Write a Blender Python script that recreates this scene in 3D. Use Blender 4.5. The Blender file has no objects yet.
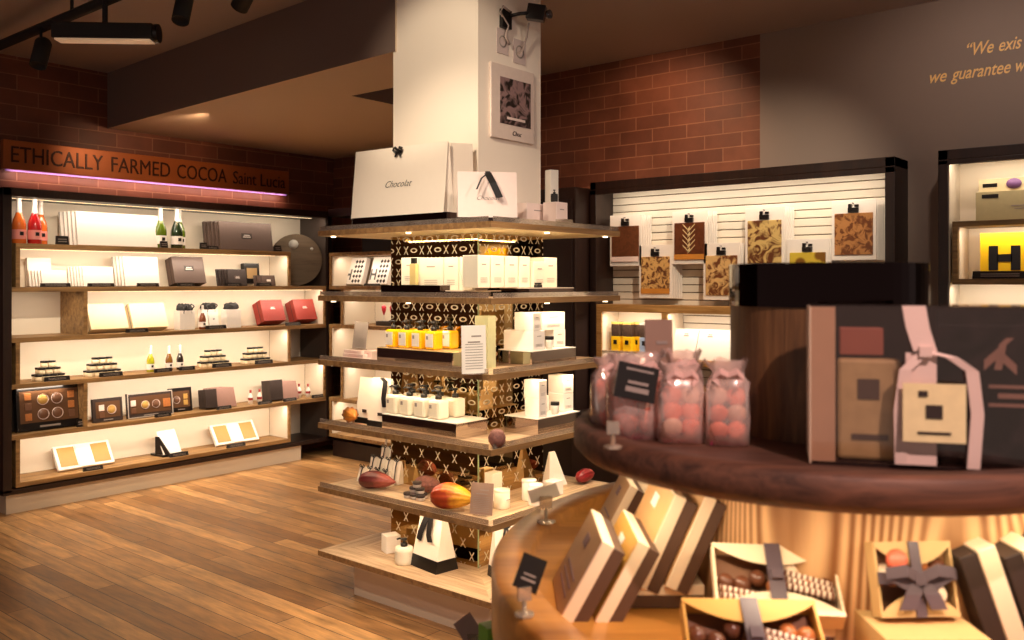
import bpy, bmesh, math, random
from mathutils import Vector, Matrix
random.seed(7)
PI = math.pi
scn = bpy.context.scene
COL = scn.collection
TH = math.radians(39.72)
CO, SI = math.cos(TH), math.sin(TH)
EYE, HZ, FL = 1.55, 282.0, 888.0
FR = TH - PI/2            # heading of a thing that faces the camera's side of the shop
FX = -PI/2                # heading of a thing that faces -X

# ---- measuring helpers: where along a real shelf line a thing stands
def X_at(px, Y):
    k = (px-512)/FL; d = Y/(SI-k*CO); return d*(CO+k*SI)
def Y_at(px, X):
    k = (px-512)/FL; d = X/(CO+k*SI); return d*(SI-k*CO)
def F(r, d, z=0.0): return (d*CO+r*SI, d*SI-r*CO, z)

# ---- materials
def lin(c):
    r = []
    for v in c[:3]:
        v /= 255.0
        r.append(v/12.92 if v <= .04045 else ((v+.055)/1.055)**2.4)
    return (*r, 1)
MATS = {}
def newmat(name):
    m = bpy.data.materials.new(name); m.use_nodes = True
    nt = m.node_tree
    return m, nt, nt.nodes['Principled BSDF']
def sset(b, k, v):
    if k in b.inputs: b.inputs[k].default_value = v
def M(name, col=(200,200,200), rough=.5, metal=0.0, var=.07, scale=40, emis=0, ecol=None, spec=None, coat=0, trans=0, sss=0):
    if name in MATS: return MATS[name]
    m, nt, b = newmat(name)
    c = lin(col)
    tc = nt.nodes.new('ShaderNodeTexCoord'); nz = nt.nodes.new('ShaderNodeTexNoise')
    nz.inputs['Scale'].default_value = scale; nz.inputs['Detail'].default_value = 3
    nt.links.new(tc.outputs['Object'], nz.inputs['Vector'])
    mx = nt.nodes.new('ShaderNodeMix'); mx.data_type = 'RGBA'
    mx.inputs[6].default_value = tuple(max(0, v*(1-var)) for v in c[:3])+(1,)
    mx.inputs[7].default_value = tuple(min(1, v*(1+var)) for v in c[:3])+(1,)
    nt.links.new(nz.outputs['Fac'], mx.inputs[0]); nt.links.new(mx.outputs[2], b.inputs['Base Color'])
    sset(b, 'Roughness', rough); sset(b, 'Metallic', metal)
    if spec is not None: sset(b, 'Specular IOR Level', spec)
    if coat: sset(b, 'Coat Weight', coat); sset(b, 'Coat Roughness', .08)
    if trans: sset(b, 'Transmission Weight', trans)
    if emis:
        sset(b, 'Emission Color', lin(ecol or col)); sset(b, 'Emission Strength', emis)
    MATS[name] = m; return m
def clear(name, tint=(235,235,235), gloss=.18, rough=.04, diff=0.0, dcol=(240,220,210)):
    """thin clear film or acrylic sheet"""
    if name in MATS: return MATS[name]
    m, nt, b = newmat(name); nt.nodes.remove(b)
    out = nt.nodes['Material Output']
    t = nt.nodes.new('ShaderNodeBsdfTransparent'); t.inputs[0].default_value = lin(tint)
    g = nt.nodes.new('ShaderNodeBsdfGlossy'); g.inputs['Roughness'].default_value = rough
    g.inputs[0].default_value = (1, .95, .9, 1)
    fr = nt.nodes.new('ShaderNodeLayerWeight'); fr.inputs[0].default_value = .35
    mt = nt.nodes.new('ShaderNodeMath'); mt.operation = 'MULTIPLY_ADD'
    mt.inputs[1].default_value = .6; mt.inputs[2].default_value = gloss
    nt.links.new(fr.outputs['Fresnel'], mt.inputs[0])
    mx = nt.nodes.new('ShaderNodeMixShader')
    nt.links.new(mt.outputs[0], mx.inputs[0]); nt.links.new(t.outputs[0], mx.inputs[1]); nt.links.new(g.outputs[0], mx.inputs[2])
    last = mx
    if diff:
        df = nt.nodes.new('ShaderNodeBsdfDiffuse')
        nz = nt.nodes.new('ShaderNodeTexNoise'); nz.inputs['Scale'].default_value = 30
        tc = nt.nodes.new('ShaderNodeTexCoord'); nt.links.new(tc.outputs['Object'], nz.inputs['Vector'])
        mm = nt.nodes.new('ShaderNodeMath'); mm.operation = 'MULTIPLY'; mm.inputs[1].default_value = diff*2
        nt.links.new(nz.outputs['Fac'], mm.inputs[0])
        df.inputs[0].default_value = lin(dcol)
        m2 = nt.nodes.new('ShaderNodeMixShader')
        nt.links.new(mm.outputs[0], m2.inputs[0]); nt.links.new(mx.outputs[0], m2.inputs[1]); nt.links.new(df.outputs[0], m2.inputs[2]); last = m2
    nt.links.new(last.outputs[0], out.inputs[0])
    MATS[name] = m; return m
def wood(name, c1, c2, axis='X', rough=.45, scale=1.0, stretch=14, coat=0, rings=False):
    """grain runs along axis"""
    if name in MATS: return MATS[name]
    m, nt, b = newmat(name)
    tc = nt.nodes.new('ShaderNodeTexCoord'); mp = nt.nodes.new('ShaderNodeMapping')
    s = [stretch*scale]*3; s['XYZ'.index(axis)] = 1.1*scale
    mp.inputs['Scale'].default_value = s
    nt.links.new(tc.outputs['Object'], mp.inputs[0])
    n1 = nt.nodes.new('ShaderNodeTexNoise'); n1.inputs['Scale'].default_value = 1.6; n1.inputs['Detail'].default_value = 6
    n1.inputs['Roughness'].default_value = .65; n1.inputs['Distortion'].default_value = .6
    nt.links.new(mp.outputs[0], n1.inputs['Vector'])
    fac = n1.outputs['Fac']
    if rings:
        w = nt.nodes.new('ShaderNodeTexNoise'); mp2 = nt.nodes.new('ShaderNodeMapping')
        q = [1, 1, 1]; q['XYZ'.index(axis)] = .22; mp2.inputs['Scale'].default_value = q
        nt.links.new(tc.outputs['Object'], mp2.inputs[0]); nt.links.new(mp2.outputs[0], w.inputs['Vector'])
        w.inputs['Scale'].default_value = 4.5*scale; w.inputs['Detail'].default_value = .5
        sn = nt.nodes.new('ShaderNodeMath'); sn.operation = 'SINE'; ml = nt.nodes.new('ShaderNodeMath'); ml.operation = 'MULTIPLY'; ml.inputs[1].default_value = 230
        hf = nt.nodes.new('ShaderNodeMath'); hf.operation = 'MULTIPLY_ADD'; hf.inputs[1].default_value = .3; hf.inputs[2].default_value = .55
        nt.links.new(w.outputs['Fac'], ml.inputs[0]); nt.links.new(ml.outputs[0], sn.inputs[0]); nt.links.new(sn.outputs[0], hf.inputs[0])
        ad = nt.nodes.new('ShaderNodeMix'); ad.data_type = 'FLOAT'; ad.inputs[0].default_value = .6
        nt.links.new(fac, ad.inputs[2]); nt.links.new(hf.outputs[0], ad.inputs[3]); fac = ad.outputs[0]
    cr = nt.nodes.new('ShaderNodeValToRGB')
    cr.color_ramp.elements[0].position = .3; cr.color_ramp.elements[0].color = lin(c1)
    cr.color_ramp.elements[1].position = .68; cr.color_ramp.elements[1].color = lin(c2)
    nt.links.new(fac, cr.inputs[0]); nt.links.new(cr.outputs[0], b.inputs['Base Color'])
    sset(b, 'Roughness', rough)
    if coat: sset(b, 'Coat Weight', coat); sset(b, 'Coat Roughness', .15)
    bp = nt.nodes.new('ShaderNodeBump'); bp.inputs['Strength'].default_value = .15; bp.inputs['Distance'].default_value = .004
    nt.links.new(fac, bp.inputs['Height']); nt.links.new(bp.outputs[0], b.inputs['Normal'])
    MATS[name] = m; return m
def combine(nt, tc, a, bb):
    sp = nt.nodes.new('ShaderNodeSeparateXYZ'); nt.links.new(tc.outputs['Object'], sp.inputs[0])
    cb = nt.nodes.new('ShaderNodeCombineXYZ'); nt.links.new(sp.outputs[a], cb.inputs[0]); nt.links.new(sp.outputs[bb], cb.inputs[1])
    return cb
def tiles(name, ax, c1, c2, mortar, w=.27, h=.105, ms=.004, rough=.5, off=.5, noise=.35, bump=.4, noiseaxis=None, var=0.25):
    if name in MATS: return MATS[name]
    m, nt, b = newmat(name)
    tc = nt.nodes.new('ShaderNodeTexCoord'); cb = combine(nt, tc, *ax)
    br = nt.nodes.new('ShaderNodeTexBrick'); br.offset = off
    br.inputs['Scale'].default_value = 1; br.inputs['Brick Width'].default_value = w; br.inputs['Row Height'].default_value = h
    br.inputs['Mortar Size'].default_value = ms; br.inputs['Mortar Smooth'].default_value = .2
    br.inputs['Color1'].default_value = lin(c1); br.inputs['Color2'].default_value = lin(c2); br.inputs['Mortar'].default_value = lin(mortar)
    nt.links.new(cb.outputs[0], br.inputs['Vector'])
    nz = nt.nodes.new('ShaderNodeTexNoise'); nz.inputs['Scale'].default_value = 3; nz.inputs['Detail'].default_value = 8; nz.inputs['Roughness'].default_value = .62
    if noiseaxis is not None:
        mp = nt.nodes.new('ShaderNodeMapping'); mp.inputs['Scale'].default_value = noiseaxis
        nt.links.new(tc.outputs['Object'], mp.inputs[0]); nt.links.new(mp.outputs[0], nz.inputs['Vector'])
    else: nt.links.new(tc.outputs['Object'], nz.inputs['Vector'])
    mr = nt.nodes.new('ShaderNodeMapRange'); mr.inputs['From Min'].default_value = .25; mr.inputs['From Max'].default_value = .75
    mr.inputs['To Min'].default_value = 1-noise; mr.inputs['To Max'].default_value = 1+noise
    nt.links.new(nz.outputs['Fac'], mr.inputs[0])
    vm = nt.nodes.new('ShaderNodeVectorMath'); vm.operation = 'SCALE'
    nt.links.new(br.outputs['Color'], vm.inputs[0]); nt.links.new(mr.outputs[0], vm.inputs['Scale'])
    nt.links.new(vm.outputs[0], b.inputs['Base Color'])
    rr = nt.nodes.new('ShaderNodeMapRange'); rr.inputs['To Min'].default_value = max(.05, rough-.12); rr.inputs['To Max'].default_value = rough+.15
    nt.links.new(nz.outputs['Fac'], rr.inputs[0]); nt.links.new(rr.outputs[0], b.inputs['Roughness'])
    bp = nt.nodes.new('ShaderNodeBump'); bp.inputs['Strength'].default_value = bump; bp.inputs['Distance'].default_value = .003; bp.invert = True
    nt.links.new(br.outputs['Fac'], bp.inputs['Height']); nt.links.new(bp.outputs[0], b.inputs['Normal'])
    MATS[name] = m; return m
def N(nt, op, *a):
    n = nt.nodes.new('ShaderNodeMath'); n.operation = op
    for i, v in enumerate(a):
        if isinstance(v, (int, float)): n.inputs[i].default_value = v
        else: nt.links.new(v, n.inputs[i])
    return n.outputs[0]
def floral(name, ax, cell=.056, sparse=False):
    if name in MATS: return MATS[name]
    """mirror covered by a film of crosses and petals"""
    m, nt, b = newmat(name)
    tc = nt.nodes.new('ShaderNodeTexCoord'); sp = nt.nodes.new('ShaderNodeSeparateXYZ'); nt.links.new(tc.outputs['Object'], sp.inputs[0])
    u = N(nt, 'DIVIDE', sp.outputs[ax], cell); v = N(nt, 'DIVIDE', sp.outputs[2], cell)
    fu = N(nt, 'SUBTRACT', N(nt, 'FRACT', u), .5); fv = N(nt, 'SUBTRACT', N(nt, 'FRACT', v), .5)
    cu = N(nt, 'FLOOR', u); cv = N(nt, 'FLOOR', v)
    par = N(nt, 'MODULO', N(nt, 'ABSOLUTE', N(nt, 'ADD', cu, N(nt, 'MULTIPLY', cv, 2))), 3)
    isx = N(nt, 'GREATER_THAN', par, .5)
    au = N(nt, 'ABSOLUTE', fu); av = N(nt, 'ABSOLUTE', fv)
    cross = N(nt, 'MULTIPLY', N(nt, 'LESS_THAN', N(nt, 'ABSOLUTE', N(nt, 'SUBTRACT', N(nt, 'MULTIPLY', au, 1.5), av)), .1), N(nt, 'LESS_THAN', av, .38))
    rr = N(nt, 'ADD', N(nt, 'POWER', N(nt, 'DIVIDE', fu, .45), 2), N(nt, 'POWER', N(nt, 'DIVIDE', fv, .22), 2))
    ring = N(nt, 'MULTIPLY', N(nt, 'LESS_THAN', rr, 1), N(nt, 'GREATER_THAN', rr, .3))
    pat = N(nt, 'MULTIPLY', .85, N(nt, 'ADD', N(nt, 'MULTIPLY', cross, isx), N(nt, 'MULTIPLY', ring, N(nt, 'SUBTRACT', 1, isx))))
    mx = nt.nodes.new('ShaderNodeMix'); mx.data_type = 'RGBA'
    if sparse:
        keep = N(nt, 'LESS_THAN', N(nt, 'MODULO', N(nt, 'ABSOLUTE', N(nt, 'ADD', cu, cv)), 2), .5); pat = N(nt, 'MULTIPLY', N(nt, 'MULTIPLY', cross, keep), .8)
    mx.inputs[6].default_value = lin((190,160,110)); mx.inputs[7].default_value = lin((205,190,160))
    nt.links.new(pat, mx.inputs[0]); nt.links.new(mx.outputs[2], b.inputs['Base Color'])
    nt.links.new(N(nt, 'SUBTRACT', 1, N(nt, 'MULTIPLY', pat, 1.0)), b.inputs['Metallic'])
    nt.links.new(N(nt, 'ADD', .03, N(nt, 'MULTIPLY', pat, .4)), b.inputs['Roughness'])
    MATS[name] = m; return m
def choc(name, c1, c2, scale, kind='v', rough=.35):
    if name in MATS: return MATS[name]
    m, nt, b = newmat(name)
    tc = nt.nodes.new('ShaderNodeTexCoord')
    if kind == 'v':
        t = nt.nodes.new('ShaderNodeTexVoronoi'); t.inputs['Scale'].default_value = scale; t.inputs['Randomness'].default_value = 1; f = t.outputs['Distance']
    elif kind == 'w':
        t = nt.nodes.new('ShaderNodeTexWave'); t.inputs['Scale'].default_value = scale; t.inputs['Distortion'].default_value = 14; t.inputs['Detail'].default_value = 2; f = t.outputs['Fac']
    else:
        t = nt.nodes.new('ShaderNodeTexNoise'); t.inputs['Scale'].default_value = scale; t.inputs['Distortion'].default_value = 1.5; f = t.outputs['Fac']
    nt.links.new(tc.outputs['Object'], t.inputs['Vector'])
    cr = nt.nodes.new('ShaderNodeValToRGB'); cr.color_ramp.elements[0].position = .42; cr.color_ramp.elements[1].position = .55
    cr.color_ramp.elements[0].color = lin(c1); cr.color_ramp.elements[1].color = lin(c2)
    nt.links.new(f, cr.inputs[0]); nt.links.new(cr.outputs[0], b.inputs['Base Color']); sset(b, 'Roughness', rough)
    MATS[name] = m; return m

# ---- mesh helpers
def bx(bm, x0, x1, y0, y1, z0, z1, mi=0, mtx=None):
    vs = [bm.verts.new((x, y, z)) for x in (x0, x1) for y in (y0, y1) for z in (z0, z1)]
    if mtx is not None:
        for v in vs: v.co = mtx @ v.co
    for f in ((0,1,3,2),(4,6,7,5),(0,4,5,1),(2,3,7,6),(0,2,6,4),(1,5,7,3)):
        fc = bm.faces.new([vs[i] for i in f]); fc.material_index = mi
    return vs
def cb(bm, c, s, mtx=None, mi=0): return bx(bm, c[0]-s[0]/2, c[0]+s[0]/2, c[1]-s[1]/2, c[1]+s[1]/2, c[2]-s[2]/2, c[2]+s[2]/2, mi, mtx)
def lathe(bm, prof, c=(0,0,0), seg=24, mtx=None, smooth=True, sx=1, sy=1):
    rings = []
    for r, z in prof:
        if r < 1e-6: v = [bm.verts.new((c[0], c[1], c[2]+z))]
        else: v = [bm.verts.new((c[0]+sx*r*math.cos(2*PI*i/seg), c[1]+sy*r*math.sin(2*PI*i/seg), c[2]+z)) for i in range(seg)]
        rings.append(v)
    for a, b in zip(rings, rings[1:]):
        for i in range(seg):
            j = (i+1) % seg
            if len(a) == 1 and len(b) == 1: continue
            if len(a) == 1: f = bm.faces.new((a[0], b[j], b[i]))
            elif len(b) == 1: f = bm.faces.new((a[i], a[j], b[0]))
            else: f = bm.faces.new((a[i], a[j], b[j], b[i]))
            f.smooth = smooth
    if mtx is not None:
        for r in rings:
            for v in r: v.co = mtx @ v.co
def cyl(bm, c, r, h, seg=20, r2=None, mtx=None):
    r2 = r if r2 is None else r2
    lathe(bm, [(0,0),(r,0),(r2,h),(0,h)], c, seg, mtx, smooth=False)
def tube(bm, pts, r, seg=8):
    pts = [Vector(p) for p in pts]; rings = []
    for i, p in enumerate(pts):
        t = (pts[min(i+1, len(pts)-1)]-pts[max(i-1, 0)]).normalized()
        a = t.cross(Vector((0,0,1)));
        if a.length < 1e-3: a = t.cross(Vector((0,1,0)))
        a.normalize(); b = t.cross(a)
        rings.append([bm.verts.new(p+a*r*math.cos(2*PI*k/seg)+b*r*math.sin(2*PI*k/seg)) for k in range(seg)])
    for A, B in zip(rings, rings[1:]):
        for k in range(seg):
            f = bm.faces.new((A[k], A[(k+1)%seg], B[(k+1)%seg], B[k])); f.smooth = True
    bm.faces.new(rings[0]); bm.faces.new(rings[-1])
def prism(bm, pts, y0, y1, mtx=None):
    """pts in x,z; extruded along y"""
    a = [bm.verts.new((x, y0, z)) for x, z in pts]; b = [bm.verts.new((x, y1, z)) for x, z in pts]
    n = len(pts)
    bm.faces.new(a); bm.faces.new(b[::-1])
    for i in range(n): bm.faces.new((a[i], b[i], b[(i+1)%n], a[(i+1)%n]))
    if mtx is not None:
        for v in a+b: v.co = mtx @ v.co
def hexa(bm, lo, hi):
    """lo, hi: four corner points each"""
    a = [bm.verts.new(p) for p in lo]; b = [bm.verts.new(p) for p in hi]
    bm.faces.new(a[::-1]); bm.faces.new(b)
    for i in range(4): bm.faces.new((a[i], a[(i+1)%4], b[(i+1)%4], b[i]))
def strip(bm, pts, w, wdir=(1,0,0), t=.0012):
    """ribbon: a band of width w following pts"""
    wd = Vector(wdir).normalized()*w/2; prev = None; P = [Vector(p) for p in pts]
    for i, p in enumerate(P):
        tg = (P[min(i+1, len(P)-1)]-P[max(i-1, 0)]).normalized(); n = tg.cross(wd).normalized()*t
        cur = [bm.verts.new(p-wd-n), bm.verts.new(p+wd-n), bm.verts.new(p+wd+n), bm.verts.new(p-wd+n)]
        if prev:
            for k in range(4): bm.faces.new((prev[k], prev[(k+1)%4], cur[(k+1)%4], cur[k]))
        else: bm.faces.new(cur[::-1])
        prev = cur
    bm.faces.new(prev)
def nb(): return bmesh.new()
def obj(name, bm, mats, parent=None, bevel=0, loc=None, rot=None):
    bmesh.ops.recalc_face_normals(bm, faces=bm.faces)
    me = bpy.data.meshes.new(name); bm.to_mesh(me); bm.free()
    for m in (mats if isinstance(mats, (list, tuple)) else [mats]): me.materials.append(m)
    o = bpy.data.objects.new(name, me); COL.objects.link(o)
    if parent: o.parent = parent
    if loc: o.location = loc
    if rot: o.rotation_euler = rot
    if bevel:
        md = o.modifiers.new('bevel', 'BEVEL'); md.width = bevel; md.segments = 2; md.limit_method = 'ANGLE'
    return o
def one(name, fn, mats, parent=None, bevel=0):
    bm = nb(); fn(bm); return obj(name, bm, mats, parent, bevel)
def box_part(name, x0, x1, y0, y1, z0, z1, m, parent=None, bevel=0):
    bm = nb(); bx(bm, x0, x1, y0, y1, z0, z1); return obj(name, bm, m, parent, bevel)
def thing(name, label, cat, loc=(0,0,0), rz=0, group=None, tilt=0):
    o = bpy.data.objects.new(name, None); COL.objects.link(o); o.empty_display_size = .05
    o.location = loc; o.rotation_euler = (tilt, 0, rz); tag(o, label, cat, group); return o
def tag(o, label, cat, group=None):
    o['label'] = label; o['category'] = cat
    if group: o['group'] = group
    return o
def struct(name, bm, m):
    o = obj(name, bm, m); o['kind'] = 'structure'; return o
def dup(root, loc, rz=None, label=None, group=None, tilt=None):
    r = root.copy(); COL.objects.link(r); r.location = loc
    e = list(root.rotation_euler)
    if rz is not None: e[2] = rz
    if tilt is not None: e[0] = tilt
    r.rotation_euler = e
    if label: r['label'] = label
    if group: r['group'] = group
    for ch in list(root.children):
        c = ch.copy(); COL.objects.link(c); c.parent = r
        for g in list(ch.children):
            d = g.copy(); COL.objects.link(d); d.parent = c
    return r
def text(name, s, size, m, parent=None, loc=(0,0,0), rot=(PI/2,0,0), ext=.001, shear=0, align='LEFT', sx=1, bold=0):
    cu = bpy.data.curves.new(name, 'FONT'); cu.body = s; cu.size = size; cu.extrude = ext; cu.shear = shear; cu.align_x = align; cu.offset = bold
    cu.resolution_u = 3
    t = bpy.data.objects.new('tmp', cu); COL.objects.link(t); bpy.context.view_layer.update()
    dg = bpy.context.evaluated_depsgraph_get()
    me = bpy.data.meshes.new_from_object(t.evaluated_get(dg)); bpy.data.objects.remove(t)
    me.materials.clear(); me.materials.append(m)
    for v in me.vertices: v.co.x *= sx
    o = bpy.data.objects.new(name, me); COL.objects.link(o); o.location = loc; o.rotation_euler = rot
    if parent: o.parent = parent
    return o
def fit_text(name, s_, size, m, parent, x0, x1, y, z, ext=.003, shear=0, bold=0):
    o = text(name, s_, size, m, parent, (0,0,0), ext=ext, shear=shear, bold=bold)
    xs = [v.co.x for v in o.data.vertices]; a, b = min(xs), max(xs); k = (x1-x0)/(b-a)
    for v in o.data.vertices: v.co.x = (v.co.x-a)*k
    o.location = (x0, y, z); return o
WARM = (1.0, .72, .44)
LEDC = (1.0, .82, .64)
def area(name, loc, sx, sy, power, col=WARM, rot=(0,0,0), spread=PI):
    l = bpy.data.lights.new(name, 'AREA'); l.shape = 'RECTANGLE'; l.size = sx; l.size_y = sy; l.energy = power; l.color = col; l.spread = spread
    o = bpy.data.objects.new(name, l); COL.objects.link(o); o.location = loc; o.rotation_euler = rot; return o
def spot(name, loc, tgt, power, ang=40, blend=.6, col=WARM, size=.04):
    l = bpy.data.lights.new(name, 'SPOT'); l.energy = power; l.spot_size = math.radians(ang); l.spot_blend = blend; l.color = col; l.shadow_soft_size = size
    o = bpy.data.objects.new(name, l); COL.objects.link(o); o.location = loc
    o.rotation_euler = (Vector(tgt)-Vector(loc)).to_track_quat('-Z', 'Y').to_euler(); return o

# ---- palette
white = M('white_card', (240,232,222), .45, var=.03)
cream = M('cream_card', (228,214,190), .5, var=.04)
pinkw = M('pale_pink_card', (236,214,206), .5, var=.04)
black = M('black_satin', (22,17,15), .3)
blackm = M('black_matt', (24,19,17), .7)
ribbon = M('black_ribbon', (24,20,20), .4)
brownc = M('brown_card', (92,74,66), .5)
dbrown = M('dark_brown_card', (52,40,36), .5)
grey = M('grey_print', (150,138,130), .6)
silver = M('silver_print', (200,190,180), .4, .3)
redc = M('red_card', (150,48,38), .5)
gold = M('gold_card', (196,140,72), .5)
kraft = M('kraft_card', (205,168,112), .6)
yellow = M('yellow_liquid', (250,190,20), .15, coat=.5)
yellowc = M('yellow_card', (250,200,20), .45, var=.03)
bluec = M('pale_blue_card', (160,180,210), .45)
darkframe = wood('dark_frame_wood', (26,14,10), (46,26,18), 'Z', .4)
brownwood = wood('shelf_board_wood', (104,74,42), (176,136,84), 'X', .55, 1.2)
cabback = M('lit_cream_panel', (235,222,200), .6, var=.02, scale=2)
plinthm = M('plinth_cream_paint', (214,196,172), .5, var=.03, scale=3)
shelfX = wood('pale_oak_grain_x', (138,104,72), (220,192,156), 'X', .36, 1.3, 20)
shelfY = wood('pale_oak_grain_y', (138,104,72), (220,192,156), 'Y', .36, 1.3, 20)
shelfedge = wood('shelf_edge_oak', (116,82,50), (170,130,84), 'X', .5, 1.5)
under = M('cream_underside', (236,218,176), .5)
acry = clear('clear_acrylic', (240,236,228), .2, .06, .12, (230,215,205))
mirror = M('mirrored_acrylic', (200,190,185), .05, 1.0, var=.01)
smoke = M('smoky_mirror', (92,78,74), .08, 1.0, var=.02)
ledm = M('led_glow', (255,225,170), emis=.9, ecol=(255,226,180))
chrome = M('dark_chrome', (120,110,110), .06, 1.0, var=.01)

# ================= ROOM =================
YW, XW = 6.75, 5.45
bm = nb(); bx(bm, -2.5, XW+.12, -3.5, YW+.12, -.1, 0)
struct('floor', bm, tiles('floor_boards', (1,0), (192,146,94), (132,92,54), (34,20,10), w=1.7, h=.105, ms=.0022, rough=.34, off=.37, noise=.6, bump=.25, noiseaxis=(9,1.2,1)))
bm = nb(); bx(bm, -2.5, XW, YW, YW+.12, 0, 3.4)
struct('wall_left', bm, tiles('brown_tiles_left', (0,2), (118,66,46), (96,52,36), (140,94,68), w=.29, h=.108))
bm = nb(); bx(bm, XW, XW+.12, Y_at(760, XW), YW+.12, 0, 3.4)
struct('wall_right', bm, tiles('brown_tiles_right', (1,2), (122,72,50), (100,58,42), (146,98,72), w=.27, h=.094))
bm = nb(); bx(bm, XW, XW+.12, -3.5, Y_at(760, XW), 0, 3.4)
wr = struct('wall_right', bm, M('taupe_plaster', (138,120,108), .65, var=.04, scale=2))
bm = nb(); bx(bm, -2.5, XW+.12, -3.5, YW+.12, 3.155, 3.3)
ceilm = M('taupe_ceiling', (160,142,134), .7, var=.04, scale=1.5)
struct('ceiling', bm, ceilm)
# lowered ceiling: a beam along Y and a field behind it
bm = nb()
lowm = M('lowered_ceiling_lit', (206,184,160), .7, var=.04, scale=1.5)  # underside colour lightened to stand for bounced light
prism_pts = [(3.26, YW), (3.11, 3.36), (3.70, 3.36), (3.68, 4.38), (XW, 4.38), (XW, YW)]
a = [bm.verts.new((x, y, 2.73)) for x, y in prism_pts]; b = [bm.verts.new((x, y, 3.155)) for x, y in prism_pts]
bm.faces.new(a); bm.faces.new(b[::-1])
for i in range(6): bm.faces.new((a[i], b[i], b[(i+1)%6], a[(i+1)%6]))
bm.faces.ensure_lookup_table()
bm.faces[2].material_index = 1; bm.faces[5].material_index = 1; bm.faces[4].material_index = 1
o = struct('ceiling', bm, lowm); o.data.materials.append(M('beam_side_shade', (118,98,88), .7, var=.04, scale=1.5))  # darker copy for the vertical faces, their shade put into the colour
# column
bm = nb(); bx(bm, 3.12, 3.60, 2.80, 3.385, 0, 3.155)
struct('trim_1', bm, M('column_paint', (246,232,216), .5, var=.02, scale=2))

# ---- sign board with letters on the left wall
cop = M('copper_board', (176,98,48), .35, .35)
s = thing('wall_sign', 'long copper wall sign with embossed capital letters above the left cabinet', 'sign', (2.50, YW, 2.345))
box_part('board', 0, 2.40, -.05, -.002, 0, .205, cop, s, .003)
tx = M('sign_letter_bronze', (66,34,18), .35, .4)
for w_, p0, p1, sz in (('ETHICALLY', 11, 103, .165), ('FARMED', 111.5, 170, .165), ('COCOA', 177, 226.5, .165), ('Saint', 233, 256, .155), ('Lucia', 260.5, 285, .155)):
    fit_text('lettering', w_, sz, tx, s, X_at(p0, YW-.05)-2.50, X_at(p1, YW-.05)-2.50, -.052, .05, ext=.004)
box_part('light_strip', .02, 2.38, -.045, -.03, -.014, -.002, M('sign_underlight', (190,150,235), emis=.2, ecol=(190,140,230)), s)
area('sign_led', (3.7, YW-.07, 2.32), 2.3, .02, 3.2, (1,.62,.50), rot=(.9,0,0))
# ---- quotation on the taupe wall
s = thing('wall_quotation', 'gold italic quotation lettered on the taupe wall', 'lettering', (XW, 1.43, 2.60), FX)
gl = M('gold_letters', (255,205,130), .5, 0)
yq = lambda px: 1.43-Y_at(px, XW)
for w_, p0, p1, zz in (('\u201cWe', 967, 994, .215), ('exis', 999, 1022, .215), ('we', 930, 947, .09), ('guarantee', 951, 1011, .09), ('w', 1016, 1026, .09)):
    fit_text('lettering', w_, .10, gl, s, yq(p0), yq(p1), -.002, zz, ext=.001, shear=.35, bold=.001)

# ================= LEFT WALL CABINET =================
YF, YB = 6.34, 6.735
XL = X_at(3, YF); XR = 5.05
cab = thing('wall_cabinet', 'tall dark framed wall cabinet with staggered lit wooden shelves at left', 'cabinet', (0,0,0))
bm = nb()
bx(bm, XL, XL+.055, YF, YB, .145, 2.18); bx(bm, XR-.0, XR+.05, YF, YB, .145, 2.18)
bx(bm, XL, XR+.05, YF, YB, 2.125, 2.18); bx(bm, XL, XR+.05, YF, YB, .13, .165)
obj('frame', bm, darkframe, cab, .003)
box_part('back_panel', XL+.055, XR, YB-.015, YB-.001, .165, 2.125, cabback, cab)
box_part('plinth', XL+.03, X_at(303, YF), YF+.03, YB, 0, .13, plinthm, cab)
box_part('side_lining', XR-.012, XR, YF+.01, YB-.015, .165, 2.125, M('grey_brown_lining', (70,58,52), .5), cab)
Z = [1.81, 1.515, 1.175, .865, .525, .205]   # tops of the boards
T = .032
x16, x291, x330, x84 = X_at(16, YF), X_at(291, YF), XR-.012, X_at(84, YF)
spans = [(x16, x291), (XL+.055, x330), (XL+.055, x330), (XL+.055, x330), (XL+.055, x330), (x16, x291)]
IB = YB-.10   # back of the inner boxes
for i, (a, b) in enumerate(spans):
    box_part('shelf_board', a, b, YF+.002, IB if i == 0 else YB-.016, Z[i]-T, Z[i], brownwood, cab, .002)
def boxframe(zt, zb, xa, xb):
    box_part('upright', xa, xa+.028, YF+.003, YB-.016, zb, zt-T, brownwood, cab, .002)
    box_part('upright', xb-.02, xb, YF+.003, IB if zt == Z[0] else YB-.016, zb, zt-T, brownwood, cab, .002)
    box_part('box_lining', xb-.024, xb-.0205, YF+.02, IB-.02, zb+.001, zt-T-.001, cabback, cab)
    box_part('box_lining', xa+.0285, xb-.0245, IB-.016, IB-.002, zb+.001, zt-T-.001, cabback, cab)
boxframe(Z[0], Z[1], x16, x291); boxframe(Z[1], Z[2], x84, x330); boxframe(Z[2], Z[3], x16, x291)
boxframe(Z[3], Z[4], x84, x330); boxframe(Z[4], Z[5], x16, x291)
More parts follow.
